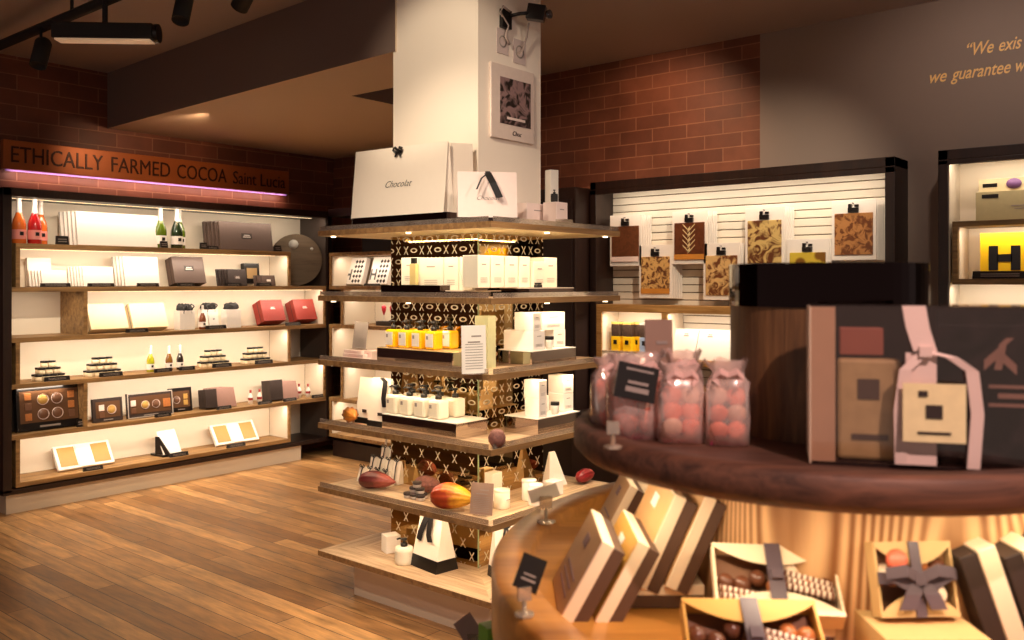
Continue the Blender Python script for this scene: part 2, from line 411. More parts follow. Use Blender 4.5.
# LED strips under the boards
tops = [2.125]+[z-T for z in Z[:5]]
lengths = [(XL+.1, XR-.05), (x16+.06, x291-.05), (x84+.06, x330-.04), (x16+.06, x291-.05), (x84+.06, x330-.04), (x16+.06, x291-.05)]
for i, (zt, (a, b)) in enumerate(zip(tops, lengths)):
    box_part('led_strip', a, b, YF+.16, YF+.164, zt-.005, zt-.001, ledm, cab)
    area('cabinet_led', ((a+b)/2, YF+.02, zt-.012), b-a, .02, 6.2, LEDC, rot=(.5,0,0))
area('cabinet_led', ((XL+x84)/2+.02, YF+.08, Z[1]-T-.01), .3, .02, .9, LEDC, rot=(.3,0,0))
area('cabinet_led', ((XL+x84)/2+.02, YF+.08, Z[3]-T-.01), .3, .02, .7, LEDC, rot=(.3,0,0))

# ================= FACTORIES =================
def logo(parent, w, h, y, zc, m=None, plate=None, x=0):
    """printed plate with light bars standing for the fine print"""
    if plate: box_part('label', x-w/2, x+w/2, y-.0012, y+.0004, zc-h/2, zc+h/2, plate, parent)
    def f(bm):
        cb(bm, (x, y-.0018, zc+h*.15), (w*.55, .001, h*.16)); cb(bm, (x, y-.0018, zc-h*.16), (w*.72, .001, h*.2))
    one('print', f, m or silver, parent)
def slab(name, label, cat, w, h, t, m, loc, rz=0, tilt=-.22, group=None, lg=None, plate=None, lgz=.5):
    o = thing(name, label, cat, loc, rz, group, tilt)
    box_part('carton', -w/2, w/2, -t, 0, 0, h, m, o, .0015)
    box_part('lid_seam', -w/2-.0006, w/2+.0006, -t*.62, -t*.56, .001, h+.0006, dbrown if m not in (dbrown, black) else black, o)
    if lg: logo(o, min(w*.3, .1), h*.2, -t, h*lgz, lg, plate)
    return o
def fan(what, n, step, w, h, t, m, x, y, z, rz=0, tilt=-.22, lg=None, plate=None, where='', name='slab_box', drift=0.0):
    """n flat cartons leaning one behind the other; step is the spacing to the back"""
    grp = f'{what}s {where}'
    fr = slab(name, f'front {what} of the leaning row, {where}', 'box', w, h, t, m, (x, y, z), rz, tilt, grp, lg, plate)
    dx, dy = -math.sin(rz)*step, math.cos(rz)*step
    for k in range(1, n):
        dup(fr, (x+dx*k-drift*k*math.cos(rz), y+dy*k-drift*k*math.sin(rz), z), label=f'{what} tucked behind the front one, {where}', group=grp)
    return fr
tick0 = [None]
def ticket(x, y, z, label, rz=0, w=.06, h=.04, strip_=False):
    key = (w, h)
    cache = tick0[0] or {}
    if key not in cache:
        o = thing('price_ticket', label, 'price ticket', (x, y, z), rz, 'black price tickets')
        def f(bm): prism(bm, [(-w/2, 0), (w/2, 0), (w/2, h), (-w/2, h)], -.006, 0)
        bm = nb(); hexa(bm, [(-w/2,-.012,0),(w/2,-.012,0),(w/2,.006,0),(-w/2,.006,0)], [(-w/2,-.002,h),(w/2,-.002,h),(w/2,.002,h),(-w/2,.002,h)])
        obj('holder', bm, black, o)
        bm = nb()
        for q in (.35, .62): cb(bm, (0, -.012+.01*q-.0012, h*q), (w*.7, .001, h*.1))
        obj('print', bm, grey, o); cache[key] = o; tick0[0] = cache; return o
    return dup(cache[key], (x, y, z), rz, label)
def champagne(label, loc, glass, foil, lab, H=.31, group='sparkling wine bottles', rz=0, emblem=True):
    o = thing('wine_bottle', label, 'bottle', loc, rz, group)
    k = H/.31; R = .044*k
    one('glass', lambda bm: lathe(bm, [(0,.0),(R*.9,0),(R,.006*k),(R,.13*k),(R*.86,.16*k),(R*.5,.2*k),(R*.36,.225*k),(0,.225*k)], seg=20), glass, o)
    one('label_band', lambda bm: lathe(bm, [(R+.0008,.03*k),(R+.0008,.095*k)], seg=20), lab, o)
    if emblem: box_part('emblem', -.012*k, .012*k, -R-.0035, -R-.0005, .055*k, .08*k, black, o)
    one('foil', lambda bm: lathe(bm, [(R*.46,.212*k),(R*.37,.24*k),(R*.34,.29*k),(R*.36,.292*k),(R*.36,.308*k),(0,.31*k)], seg=16), foil, o)
    return o
def pump(label, loc, liquid, lab, W=.062, H=.115, group=None, rz=0, square=True, cap=black, name='pump_bottle'):
    o = thing(name, label, 'bottle', loc, rz, group)
    if square:
        bm = nb(); bx(bm, -W/2, W/2, -W*.42, W*.42, 0, H*.82); b = obj('bottle', bm, liquid, o, W*.16)
        box_part('label', -W*.38, W*.38, -W*.42-.0015, -W*.42+.001, H*.12, H*.7, lab, o)
        box_part('label_print', -W*.30, -W*.1, -W*.42-.0022, -W*.42-.0012, H*.45, H*.6, grey, o)
    else:
        one('bottle', lambda bm: lathe(bm, [(0,0),(W*.46,0),(W/2,.004),(W/2,H*.78),(W*.44,H*.82),(W*.15,H*.84),(0,H*.84)], seg=24), liquid, o)
        one('label', lambda bm: lathe(bm, [(W/2+.0006,H*.15),(W/2+.0006,H*.65)], seg=24), lab, o)
    def f(bm):
        lathe(bm, [(0,H*.8),(W*.2,H*.8),(W*.2,H*.98),(W*.1,H*1.0),(W*.07,H*1.0),(W*.07,H*1.12),(W*.17,H*1.13),(W*.17,H*1.22),(0,H*1.23)], seg=14)
        tube(bm, [(0,0,H*1.18),(-W*.25,-W*.1,H*1.19),(-W*.4,-W*.16,H*1.14)], W*.06, 6)
    one('pump', f, cap, o)
    return o
def jar(label, loc, R=.019, H=.042, body=None, lid=None, group=None, name='chocolate_jar', lidf=.3):
    o = thing(name, label, 'jar', loc, 0, group)
    one('glass', lambda bm: lathe(bm, [(0,0),(R*.9,0),(R,.003),(R,H*(1-lidf)),(R*.85,H*(1-lidf)),(0,H*(1-lidf))], seg=16), body or cream, o)
    one('lid', lambda bm: lathe(bm, [(R*.9,H*(1-lidf)),(R*1.08,H*(1-lidf)+.0005),(R*1.08,H-.001),(R*1.0,H),(0,H)], seg=16), lid or black, o)
    return o
def carton(label, loc, w, d, h, m, rz=0, group=None, name='carton_box', lab=None, lines=True, cat='box'):
    o = thing(name, label, cat, loc, rz, group)
    box_part('carton', -w/2, w/2, -d/2, d/2, 0, h, m, o, .0018)
    if lines:
        def f(bm):
            cb(bm, (0, -d/2-.0006, h*.72), (w*.35, .001, h*.035))
            for q in (.3, .24, .18): cb(bm, (0, -d/2-.0006, h*q), (w*.55, .001, h*.015))
        one('print', f, lab or grey, o)
    return o
def bag(label, loc, w, h, d, m, rz=0, band=None, bow=True, taper=.0, group=None, txt=None, name='gift_bag', handle=False):
    o = thing(name, label, 'bag', loc, rz, group)
    wt = w*(1-taper); dt = d*.10
    def f(bm):
        lo = [(-w/2,-d/2,0),(w/2,-d/2,0),(w/2,d/2,0),(-w/2,d/2,0)]
        z0 = band or 0
        def lerp(q):
            a, b = w+(wt-w)*q, d+(dt-d)*q**1.0
            return [(-a/2,-b/2,h*q),(a/2,-b/2,h*q),(a/2*.97,0,h*q),(a/2,b/2,h*q),(-a/2,b/2,h*q),(-a/2*.97,0,h*q)]
        rings = [[bm.verts.new(p) for p in lerp(q)] for q in ((z0/h), .35, .7, 1)]
        for A, B in zip(rings, rings[1:]):
            for i in range(6): bm.faces.new((A[i], A[(i+1)%6], B[(i+1)%6], B[i]))
        bm.faces.new(rings[0][::-1]); bm.faces.new(rings[-1])
    one('paper', f, m, o)
    if band:
        bm = nb(); q = band/h; a = w+(wt-w)*q+.001; b = d+(dt-d)*q+.001
        hexa(bm, [(-w/2-.0005,-d/2-.0005,0),(w/2+.0005,-d/2-.0005,0),(w/2+.0005,d/2+.0005,0),(-w/2-.0005,d/2+.0005,0)],
             [(-a/2,-b/2,band),(a/2,-b/2,band),(a/2,b/2,band),(-a/2,b/2,band)])
        obj('base_band', bm, black, o)
    if bow:
        s_ = min(h, w*1.4)
        def yf(z): return -(d+(dt-d)*(z/h))/2-.003
        def g(bm):
            zt = h*.95
            for sgn in (-1, 1):
                strip(bm, [(0, yf(zt), zt), (sgn*s_*.05, yf(zt)-.012, zt+s_*.03), (sgn*s_*.11, yf(zt)-.010, zt-.0), (sgn*s_*.05, yf(zt)-.005, zt-s_*.04), (0, yf(zt), zt)], s_*.045, (0,.3,1))
                strip(bm, [(0, yf(zt)-.004, zt), (sgn*s_*.06, yf(zt-s_*.15)-.006, zt-s_*.16), (sgn*s_*.08, yf(zt-s_*.3)-.004, zt-s_*(.34 if sgn > 0 else .28))], s_*.06, (1,0,0))
            cb(bm, (0, yf(zt)-.006, zt), (s_*.05, .012, s_*.05))
        one('ribbon', g, ribbon, o)
    if txt:
        ang = math.atan2((d-dt)/2, h)
        z = h*txt[1]; y = -(d+(dt-d)*(z/h))/2-.002
        text('lettering', txt[0], txt[2], black, o, (0, y, z), (PI/2-ang, 0, 0), shear=.5, align='CENTER', ext=.0005, bold=-.0006)
        if len(txt) > 3: text('lettering', txt[3], txt[2]*.28, grey, o, (0, y-.001+(.0), z-txt[2]*.55), (PI/2-ang, 0, 0), align='CENTER', ext=.0005)
    return o
def pod(label, loc, L, R, m, rz=0, m2=None):
    o = tag(None or bpy.data.objects.new('cocoa_pod', None), label, 'cocoa pod')
    bpy.data.objects.remove(o)
    bm = nb(); n = 18; seg = 30; rings = []
    for i in range(n+1):
        t = i/n; prof = (math.sin(PI*min(1, t**.8))**.62)*(1-.25*t) if 0 < t < 1 else 0.02
        if t > .85: prof = max(prof*.9, .06*(1-t)/.15+.03)
        rg = []
        for k in range(seg):
            a = 2*PI*k/seg; rr = R*prof*(1+.09*math.cos(a*10)+.03*math.sin(a*3+t*5+L*40))
            rg.append(bm.verts.new((-L/2+L*t, rr*math.cos(a), R*.97+rr*math.sin(a)+R*.12*math.sin(t*3))))
        rings.append(rg)
    for A, B in zip(rings, rings[1:]):
        for k in range(seg):
            f = bm.faces.new((A[k], A[(k+1)%seg], B[(k+1)%seg], B[k])); f.smooth = True
    bm.faces.new(rings[0]); bm.faces.new(rings[-1])
    o = obj('cocoa_pod', bm, m, loc=loc, rot=(0,0,rz)); tag(o, label, 'cocoa pod'); 
    return o
def podmat(name, c1, c2, sc=6):
    m, nt, b = newmat(name)
    tc = nt.nodes.new('ShaderNodeTexCoord'); n = nt.nodes.new('ShaderNodeTexNoise'); n.inputs['Scale'].default_value = sc*3; n.inputs['Detail'].default_value = 4
    sp = nt.nodes.new('ShaderNodeSeparateXYZ'); nt.links.new(tc.outputs['Object'], sp.inputs[0]); nt.links.new(tc.outputs['Object'], n.inputs['Vector'])
    f = N(nt, 'ADD', N(nt, 'MULTIPLY', sp.outputs[0], 5), n.outputs['Fac'])
    cr = nt.nodes.new('ShaderNodeValToRGB'); cr.color_ramp.elements[0].position = .35; cr.color_ramp.elements[1].position = .72
    cr.color_ramp.elements[0].color = lin(c1); cr.color_ramp.elements[1].color = lin(c2)
    nt.links.new(f, cr.inputs[0]); nt.links.new(cr.outputs[0], b.inputs['Base Color']); sset(b, 'Roughness', .4); return m
def riser(label, x0, x1, y0, y1, z0, z1, m=None, topm=None):
    o = thing('display_riser', label, 'display riser', ((x0+x1)/2, (y0+y1)/2, z0), 0, 'mirrored display risers')
    a, b, h = (x1-x0)/2, (y1-y0)/2, z1-z0
    def f(bm):
        bx(bm, -a, a, -b, -b+.004, 0, h-.004); bx(bm, -a, a, b-.004, b, 0, h-.004)
        bx(bm, -a, -a+.004, -b+.004, b-.004, 0, h-.004); bx(bm, a-.004, a, -b+.004, b-.004, 0, h-.004)
    one('mirrored_sides', f, m or mirror, o)
    box_part('top_plate', -a, a, -b, b, h-.004, h, topm or M('pale_riser_top', (225,210,195), .25), o)
    return o
def sign_card(label, loc, w, h, rz=0, m=None, tilt=-.15, name='sign_card', lines=9):
    o = thing(name, label, 'sign', loc, rz, None, tilt)
    box_part('card', -w/2, w/2, -.003, 0, 0.004, h, m or white, o)
    def f(bm):
        for k in range(lines): cb(bm, (0, -.0036, h*(.12+.055*k)), (w*.72, .001, h*.012))
        cb(bm, (w*.1, -.0036, h*.78), (w*.4, .001, h*.03)); cb(bm, (0, -.0036, h*.66), (w*.5, .001, h*.03))
    one('print', f, grey, o)
    one('acrylic_foot', lambda bm: (bx(bm, -w*.3, w*.3, -.02, .025, 0, .003)), acry, o)
    return o
#@@PRODUCTS
# ================= PRODUCTS, LEFT CABINET =================
Y1 = 6.44
def LX(px, y=Y1): return X_at(px, y)
z = Z[0]+.001
orange_g = M('rose_wine_orange', (225,110,45), .12, coat=.6); red_g = M('rose_wine_red', (190,28,30), .12, coat=.6)
green_g = M('green_bottle_glass', (84,104,20), .08, coat=.7); dgreen_g = M('dark_green_bottle_glass', (26,44,18), .08, coat=.7)
pinklab = M('pink_label', (240,150,140), .5); foilw = M('white_foil', (240,228,220), .3)
champagne('orange rosé bottle with white foil, leftmost on the top board', (LX(19), Y1, z), orange_g, foilw, pinklab)
champagne('red rosé bottle with white foil beside the orange one', (LX(34), Y1-.01, z), red_g, foilw, pinklab)
champagne('orange rosé bottle half hidden behind the red one', (LX(40.5, Y1+.1), Y1+.1, z), orange_g, foilw, pinklab)
champagne('light green sparkling wine bottle behind a price ticket', (LX(160.5), Y1, z), green_g, foilw, white)
champagne('dark green sparkling wine bottle with white label and emblem', (LX(176), Y1-.01, z), dgreen_g, foilw, white)
champagne('dark green sparkling wine bottle standing just behind another', (LX(179.5, Y1+.09), Y1+.09, z), green_g, foilw, white)
ticket(LX(62, 6.37), 6.37, z, 'black price ticket beside the rosé bottles on the top board', w=.085, h=.06)
ticket(LX(164, 6.36), 6.365, z, 'black price ticket in front of the light green bottle', w=.06, h=.05)
ticket(LX(203, 6.37), 6.365, z, 'black price ticket left of the large dark slab boxes', w=.06, h=.05)
ticket(LX(212, 6.37), 6.365, z, 'wide low black ticket under the large dark slab boxes', w=.10, h=.026)
ticket(LX(277, 6.37), 6.365, z, 'black price ticket in front of the round board', w=.07, h=.05)
fan('large white flat box', 5, .036, .62, .245, .026, white, LX(119), 6.44, z, where='on the top board', tilt=-.16, drift=.012)
fan('large dark grey flat box', 5, .036, .50, .235, .028, brownc, LX(246), 6.44, z, where='on the top board', tilt=-.16, lg=silver, plate=dbrown, drift=.012)
# inside box A
z = Z[1]+.001
slab('slab_box', 'small upright white carton behind the small white boxes, second board', 'box', .16, .20, .04, white, (LX(39, 6.56), 6.58, z), tilt=-.1)
fan('small white box', 5, .022, .17, .115, .016, white, LX(53), 6.42, z, where='second board', drift=.012)
fan('medium white flat box', 6, .024, .22, .145, .018, white, LX(97), 6.42, z, where='second board', drift=.01)
fan('tall white flat box', 4, .03, .27, .225, .024, white, LX(141), 6.43, z, where='second board', drift=.01)
slab('chocolate_box', 'deep dark brown sloping box with printed plate on the second board', 'box', .27, .215, .10, brownc, (LX(190), 6.52, z), tilt=-.28, lg=silver, plate=dbrown, lgz=.55)
fan('small brown box', 5, .022, .17, .14, .016, dbrown, LX(236), 6.42, z, where='second board', lg=silver, plate=brownc, drift=.012)
slab('chocolate_box', 'small black upright window box at the back of the second board', 'box', .15, .17, .05, black, (LX(251, 6.55), 6.58, z+.02), tilt=-.08, lg=None)
box_part('window', -.05, .05, -.0525, -.0505, .04, .13, M('window_gold_brown', (150,120,80), .3), bpy.data.objects['chocolate_box.001'] if 'chocolate_box.001' in bpy.data.objects else bpy.data.objects['chocolate_box'])
fan('tiny brown window box', 4, .02, .13, .09, .014, brownc, LX(267), 6.42, z, where='at the right of the second board', lg=white, plate=white, drift=.012)
for px, w, what in ((55.5, .20, 'small white boxes'), (101, .19, 'medium white boxes'), (148, .17, 'tall white boxes'), (186, .14, 'sloping brown box'), (233, .15, 'small brown boxes'), (264, .14, 'tiny window boxes')):
    ticket(LX(px, 6.36), 6.362, z, f'long low black ticket in front of the {what}, second board', w=w, h=.026)
# round board leaning at the right end
o = thing('round_board', 'large round grey-brown board with a pale disc, leaning beside the box shelves', 'board', (4.865, 6.55, Z[1]+.001), math.radians(-43))
def f(bm):
    m = Matrix.Translation((0, 0, .232)) @ Matrix.Rotation(PI/2, 4, 'X'); lathe(bm, [(0,-.006),(.228,-.006),(.23,-.004),(.23,.004),(.228,.006),(0,.006)], seg=48, mtx=m, smooth=False)
one('disc', f, wood('round_board_wood', (88,72,54), (112,94,72), 'X', .6, 1.5), o)
one('medallion', lambda bm: lathe(bm, [(0,0),(.042,0),(.042,.004),(0,.004)], seg=24, mtx=Matrix.Translation((-.02, -.007, .37)) @ Matrix.Rotation(PI/2, 4, 'X')), M('medallion_grey', (190,186,176), .4), o)
one('sticker', lambda bm: lathe(bm, [(0,0),(.014,0),(.014,.004),(0,.004)], seg=16, mtx=Matrix.Translation((.14, -.007, .33)) @ Matrix.Rotation(PI/2, 4, 'X')), M('medallion_grey'), o)
# board 3
z = Z[2]+.001
creamc = M('warm_cream_box', (246,226,184), .5, var=.03)
slab('presentation_box', 'cream sloping presentation box, left of two on the third board', 'box', .28, .20, .075, creamc, (LX(110), 6.50, z), tilt=-.42)
slab('presentation_box', 'cream sloping presentation box, right of two on the third board', 'box', .28, .20, .075, creamc, (LX(151), 6.50, z), tilt=-.42)
ticket(LX(137, 6.36), 6.362, z, 'long black ticket between the two cream sloping boxes', w=.17, h=.028)
def topbag(label, px, y=Y1, bow=True, h=.15):
    o = thing('tissue_topped_box', label, 'box', (LX(px, y), y, z), .0, 'pale boxes topped with black tissue')
    box_part('carton', -.065, .065, -.045, .045, 0, h, white, o, .002)
    def f(bm):
        rnd = random.Random(px); n = 22
        for lvl in range(3):
            pass
        lathe(bm, [(.055+0, h-.002),(.066, h+.01),(.06, h+.035),(.04, h+.052),(0, h+.045)], seg=18, smooth=False, sy=.75)
        for v in bm.verts:
            v.co += Vector((rnd.uniform(-.008,.008), rnd.uniform(-.006,.006), rnd.uniform(-.006,.006)))
    one('tissue', f, blackm, o)
    if bow:
        def g(bm):
            for s_ in (-1, 1): strip(bm, [(0,-.05,h+.02),(s_*.02,-.064,h+.05),(s_*.05,-.06,h+.035),(s_*.03,-.05,h+.005),(s_*.035,-.05,h-.02)], .012, (0,.4,1))
        one('bow', g, ribbon, o)
    return o
topbag('pale box with black tissue and bow, left of the small bottle', 184.5)
topbag('pale box with black tissue standing behind the small bottle', 208, 6.56)
topbag('pale box with smooth black tissue, beside the red boxes', 231, Y1, False)
champagne('small rosé bottle between the black tissue topped boxes', (LX(202.5, 6.39), 6.39, z), M('rose_amber', (120,60,30), .1, coat=.5), foilw, white, H=.19)
slab('card_pack', 'small white printed pack leaning beside the small rosé bottle', 'pack', .085, .11, .02, white, (LX(214, 6.40), 6.41, z+.02), tilt=-.25, lg=black)
ticket(LX(216, 6.36), 6.362, z, 'long black ticket under the small rosé bottle', w=.18, h=.028)
slab('chocolate_box', 'deep red sloping box with white emblem, left of the pair', 'box', .22, .19, .12, redc, (LX(274), 6.53, z), tilt=-.38, lg=white, lgz=.6)
slab('chocolate_box', 'deep red sloping box with white emblem, right of the pair', 'box', .22, .19, .12, redc, (LX(306), 6.53, z), tilt=-.38, lg=white, lgz=.6)
ticket(LX(293, 6.36), 6.362, z, 'black ticket in front of the red boxes', w=.15, h=.026)
# board 4 : pyramids of small jars with black lids
z = Z[3]+.001
jb = M('cream_chocolate_fill', (236,214,176), .4)
j0 = jar('small cream jar with black lid in a stacked group on the fourth board', (0,0,-5), .024, .045, jb, group='small black-lidded jars')
bpy.data.objects.remove(bpy.data.objects['jar_tmp']) if 'jar_tmp' in bpy.data.objects else None
firstjar = [True]
def putjar(x, y, zz, label, grp):
    if firstjar[0]:
        j0.location = (x, y, zz); j0['label'] = label; j0['group'] = grp; firstjar[0] = False
    else: dup(j0, (x, y, zz), label=label, group=grp)
def pyramid(pxc, n, where, y0=6.42):
    xc = LX(pxc, y0+.03); g = f'black-lidded jars stacked {where}'; R2 = .05
    for r in range(2):
        for c in range(n):
            putjar(xc+(c-(n-1)/2)*R2, y0+r*R2, z, f'black-lidded jar, bottom layer of the pile {where}', g)
    for r in range(2):
        for c in range(n-1):
            putjar(xc+(c-(n-2)/2)*R2, y0+.01+r*R2*.9, z+.0455, f'black-lidded jar, upper layer of the pile {where}', g) if n > 3 or r == 0 else None
    for c in range(max(1, n-2)):
        putjar(xc+(c-(n-3)/2)*R2, y0+.03, z+.091, f'black-lidded jar crowning the pile {where}', g)
for px, n, where in ((48, 4, 'at the far left of the fourth board'), (102, 5, 'second from left on the fourth board'), (213, 5, 'right of the small bottles'), (255, 5, 'at the right end of the fourth board')):
    pyramid(px, n, where)
    ticket(LX(px+9, 6.36), 6.362, z, f'long black ticket before the jars {where}', w=.17, h=.03)
champagne('small green-yellow bottle with white foil on the fourth board', (LX(150.5), Y1, z), M('lime_wine', (170,170,30), .1, coat=.5), foilw, white, H=.2)
champagne('small amber bottle in the middle of the fourth board', (LX(169), Y1, z), M('amber_wine', (120,76,24), .1, coat=.5), foilw, white, H=.19)
champagne('small dark bottle right of the amber one, fourth board', (LX(180), Y1, z), M('dark_wine', (36,26,20), .1, coat=.5), foilw, white, H=.19)
ticket(LX(163, 6.36), 6.362, z, 'long black ticket left of centre before the small bottles', w=.14, h=.028)
ticket(LX(187, 6.36), 6.362, z, 'long black ticket right of the small dark bottle', w=.13, h=.028)
# board 5 : window boxes
z = Z[4]+.001
def window_box(label, loc, w, h, m, cells, tilt=-.12, t=.045):
    o = thing('window_chocolate_box', label, 'box', loc, 0, None, tilt)
    box_part('carton', -w/2, w/2, -t, 0, 0, h, m, o, .002)
    box_part('window', -w/2+.02, w/2-.02, -t-.0012, -t+.001, h*.17, h*.86, M('cocoa_brown_insert', (96,66,44), .3), o)
    for (u, v, r, c) in cells:
        x_, z_ = -w/2+u*w, v*h
        if r > 0:
            one('chocolate', lambda bm: lathe(bm, [(0,0),(r*.97,0),(r,.002),(r*.9,.005),(0,.006)], seg=24, mtx=Matrix.Translation((x_, -t-.001, z_)) @ Matrix.Rotation(PI/2, 4, 'X')), c, o)
            one('paper_case', lambda bm: lathe(bm, [(r*1.01,0),(r*1.12,.004),(r*1.12,0)], seg=24, mtx=Matrix.Translation((x_, -t-.0012, z_)) @ Matrix.Rotation(PI/2, 4, 'X')), pinkw, o)
        else: box_part('chocolate', x_-abs(r), x_+abs(r), -t-.006, -t-.001, z_-abs(r)*1.1, z_+abs(r)*1.1, c, o, .002)
    box_part('print', -w*.16, w*.16, -t-.0014, -t-.0004, h*.06, h*.10, grey, o)
    return o
gp = M('gold_praline', (190,150,80), .35, var=.3, scale=200); bp_ = M('brown_praline', (110,76,56), .35, var=.3, scale=200); op = M('orange_praline', (180,112,60), .4, var=.3, scale=90)
cells = [(.40,.66,.034,gp),(.62,.66,.034,bp_),(.40,.34,.034,bp_),(.62,.34,.034,bp_),(.17,.74,-.022,op),(.17,.52,-.022,bp_),(.17,.30,-.022,op),(.84,.72,-.022,op),(.84,.5,-.022,op),(.84,.3,-.022,bp_)]
window_box('large black window box of assorted chocolates in the lower left niche', (LX(51, 6.40), 6.45, z), .43, .315, black, cells)
window_box('large black window box half hidden behind the first, lower left niche', (LX(45, 6.47), 6.51, z), .43, .31, black, [])
ticket(LX(81, 6.37), 6.37, z, 'small black ticket hooked at the corner of the lower left niche', w=.06, h=.055)
window_box('small grey window box with one gold praline, fifth board', (LX(108), 6.46, z), .22, .17, dbrown, [(.28,.6,-.02,pinkw),(.62,.5,.03,gp),(.28,.3,-.02,bp_)], t=.03)
window_box('silver framed window box with two round pralines, fifth board', (LX(150), 6.45, z), .36, .185, dbrown, [(.12,.6,-.02,pinkw),(.38,.5,.028,gp),(.62,.5,.028,bp_),(.12,.3,-.018,bp_),(.86,.5,-.03,op)], t=.03)
window_box('black window box with square gold pralines, fifth board', (LX(181, 6.5), 6.52, z), .19, .185, black, [(.3,.5,.026,bp_),(.7,.62,-.018,gp),(.7,.36,-.018,gp)], t=.03)
fr_ = bpy.data.objects['window_chocolate_box.003']
bm = nb()
for a in ((-.18,.18,.177,.185),(-.18,.18,0,.006),(-.18,-.173,0,.185),(.173,.18,0,.185)): bx(bm, a[0], a[1], -.0325, -.0305, a[2], a[3])
obj('silver_border', bm, silver, fr_)
ticket(LX(163, 6.36), 6.362, z, 'long black ticket under the silver framed window box', w=.13, h=.026)
slab('chocolate_box', 'dark brown box at the left end of the pinkish brown packs', 'box', .10, .15, .11, dbrown, (LX(206, 6.5), 6.52, z), tilt=-.12)
fan('pinkish brown pack', 5, .022, .17, .16, .016, M('mocha_pack', (148,112,100), .5), LX(226), 6.43, z, where='before dark box, fifth board', tilt=-.3, drift=.012)
redb = M('cola_red', (150,40,36), .3)
def mini(label, px, y=Y1):
    o = thing('miniature_bottle', label, 'bottle', (LX(px, y), y, z), 0)
    one('glass', lambda bm: lathe(bm, [(0,0),(.02,0),(.021,.06),(.016,.075),(.008,.085),(.008,.10),(0,.10)], seg=16), white, o)
    one('band', lambda bm: lathe(bm, [(.0216,.035),(.0216,.055)], seg=16), redb, o)
    one('cap', lambda bm: lathe(bm, [(.009,.095),(.0105,.12),(0,.12)], seg=12), redb, o)
mini('miniature bottle with red band, left one before the brown sloping box', 250.5); mini('miniature bottle with red band touching the brown sloping box', 259.5)
mini('miniature bottle with red band, second from the right end', 299, 6.5); mini('miniature bottle with red band, last at the right end', 308)
slab('chocolate_box', 'dark brown deep box beside the right miniature bottles', 'box', .13, .17, .12, dbrown, (LX(271, 6.5), 6.53, z), tilt=-.12)
fan('mocha brown pack', 5, .022, .18, .16, .016, M('mocha_pack'), LX(289), 6.43, z, where='at the right of the fifth board', tilt=-.32, drift=.012)
for px, what in ((224, 'pinkish brown packs'), (265, 'left miniature bottles'), (290, 'right brown packs'), (318, 'last miniature bottle')):
    ticket(LX(px, 6.36), 6.362, z, f'low black ticket by the {what}, fifth board', w=.13, h=.026)
# bottom board
z = Z[5]+.001
def twin(label, px, w=.40):
    o = thing('twin_bar_box', label, 'box', (LX(px), 6.47, z), .0, None, -.62)
    box_part('tray', -w/2, w/2, -.03, 0, 0, .185, white, o, .002)
    for s_ in (-1, 1): box_part('gold_panel', s_*w*.3-w*.15, s_*w*.3+w*.15, -.032, -.029, .02, .17, gold, o, .001)
    box_part('centre_band', -w*.13, w*.13, -.034, -.029, .004, .182, white, o)
twin('open white box with two gold panels on the bottom board, left', 88)
twin('open white box with two gold panels on the bottom board, right', 239)
o = thing('leaflet_stand', 'black stand holding a white sloping leaflet on the bottom board', 'stand', (LX(170), 6.52, z), .1)
def f(bm):
    prism(bm, [(0,0),(.13,0),(.13,.02),(.03,.15),(0,.15)], -.09, -.08, Matrix.Rotation(-PI/2+.35, 4, 'Z') @ Matrix.Translation((-.02,0,0)))
    bx(bm, -.09, .11, -.11, .05, 0, .015)
one('base', f, black, o)
bm = nb(); bx(bm, -.075, .085, -.004, .0, 0, .19, mtx=Matrix.Translation((0,-.09,.016)) @ Matrix.Rotation(-.5, 4, 'X')); obj('leaflet', bm, white, o)
ticket(LX(93, 6.36), 6.362, z, 'black ticket at the left open box, bottom board', w=.14, h=.028)
ticket(LX(179, 6.36), 6.362, z, 'black ticket before the leaflet stand, bottom board', w=.15, h=.028)
ticket(LX(236, 6.36), 6.362, z, 'black ticket at the right open box, bottom board', w=.17, h=.028)

# ================= RIGHT WALL, CUBBIES BEHIND THE CENTRE UNIT =================
FXF = 5.05; ya, yb_ = 6.30, 4.45
cu = thing('wall_cubby_unit', 'staggered lit cubby shelves in the corner behind the centre unit', 'cabinet', (0,0,0))
backm = M('cubby_dark_lining', (74,62,58), .5)
box_part('back_panel', XW-.03, XW-.002, yb_, ya, .15, 2.2, backm, cu)
box_part('fascia', FXF, XW-.002, yb_, ya+.03, 2.13, 2.2, darkframe, cu)
box_part('fascia', FXF+.03, XW-.002, yb_, ya, 0, .14, darkframe, cu)
for i in range(6): box_part('shelf_board', FXF, XW-.031, yb_, ya+.02, Z[i]-T, Z[i], brownwood, cu, .002)
for i in range(5):
    y1 = ya-.01 if i % 2 == 0 else Y_at(360, FXF+.2)
    box_part('box_lining', FXF+.012, XW-.04, y1-.02, y1-.001, Z[i+1]+.001, Z[i]-T-.001, cabback, cu)
    box_part('box_lining', XW-.039, XW-.032, yb_, y1-.021, Z[i+1]+.001, Z[i]-T-.001, cabback, cu)
    box_part('upright', FXF, FXF+.3, y1, y1+.025, Z[i+1]+.001, Z[i]-T-.001, brownwood, cu)
    area('cubby_led', (FXF+.07, (yb_+y1)/2, Z[i]-T-.01), .02, y1-yb_-.1, 4.0, LEDC, rot=(0,-.35,0))
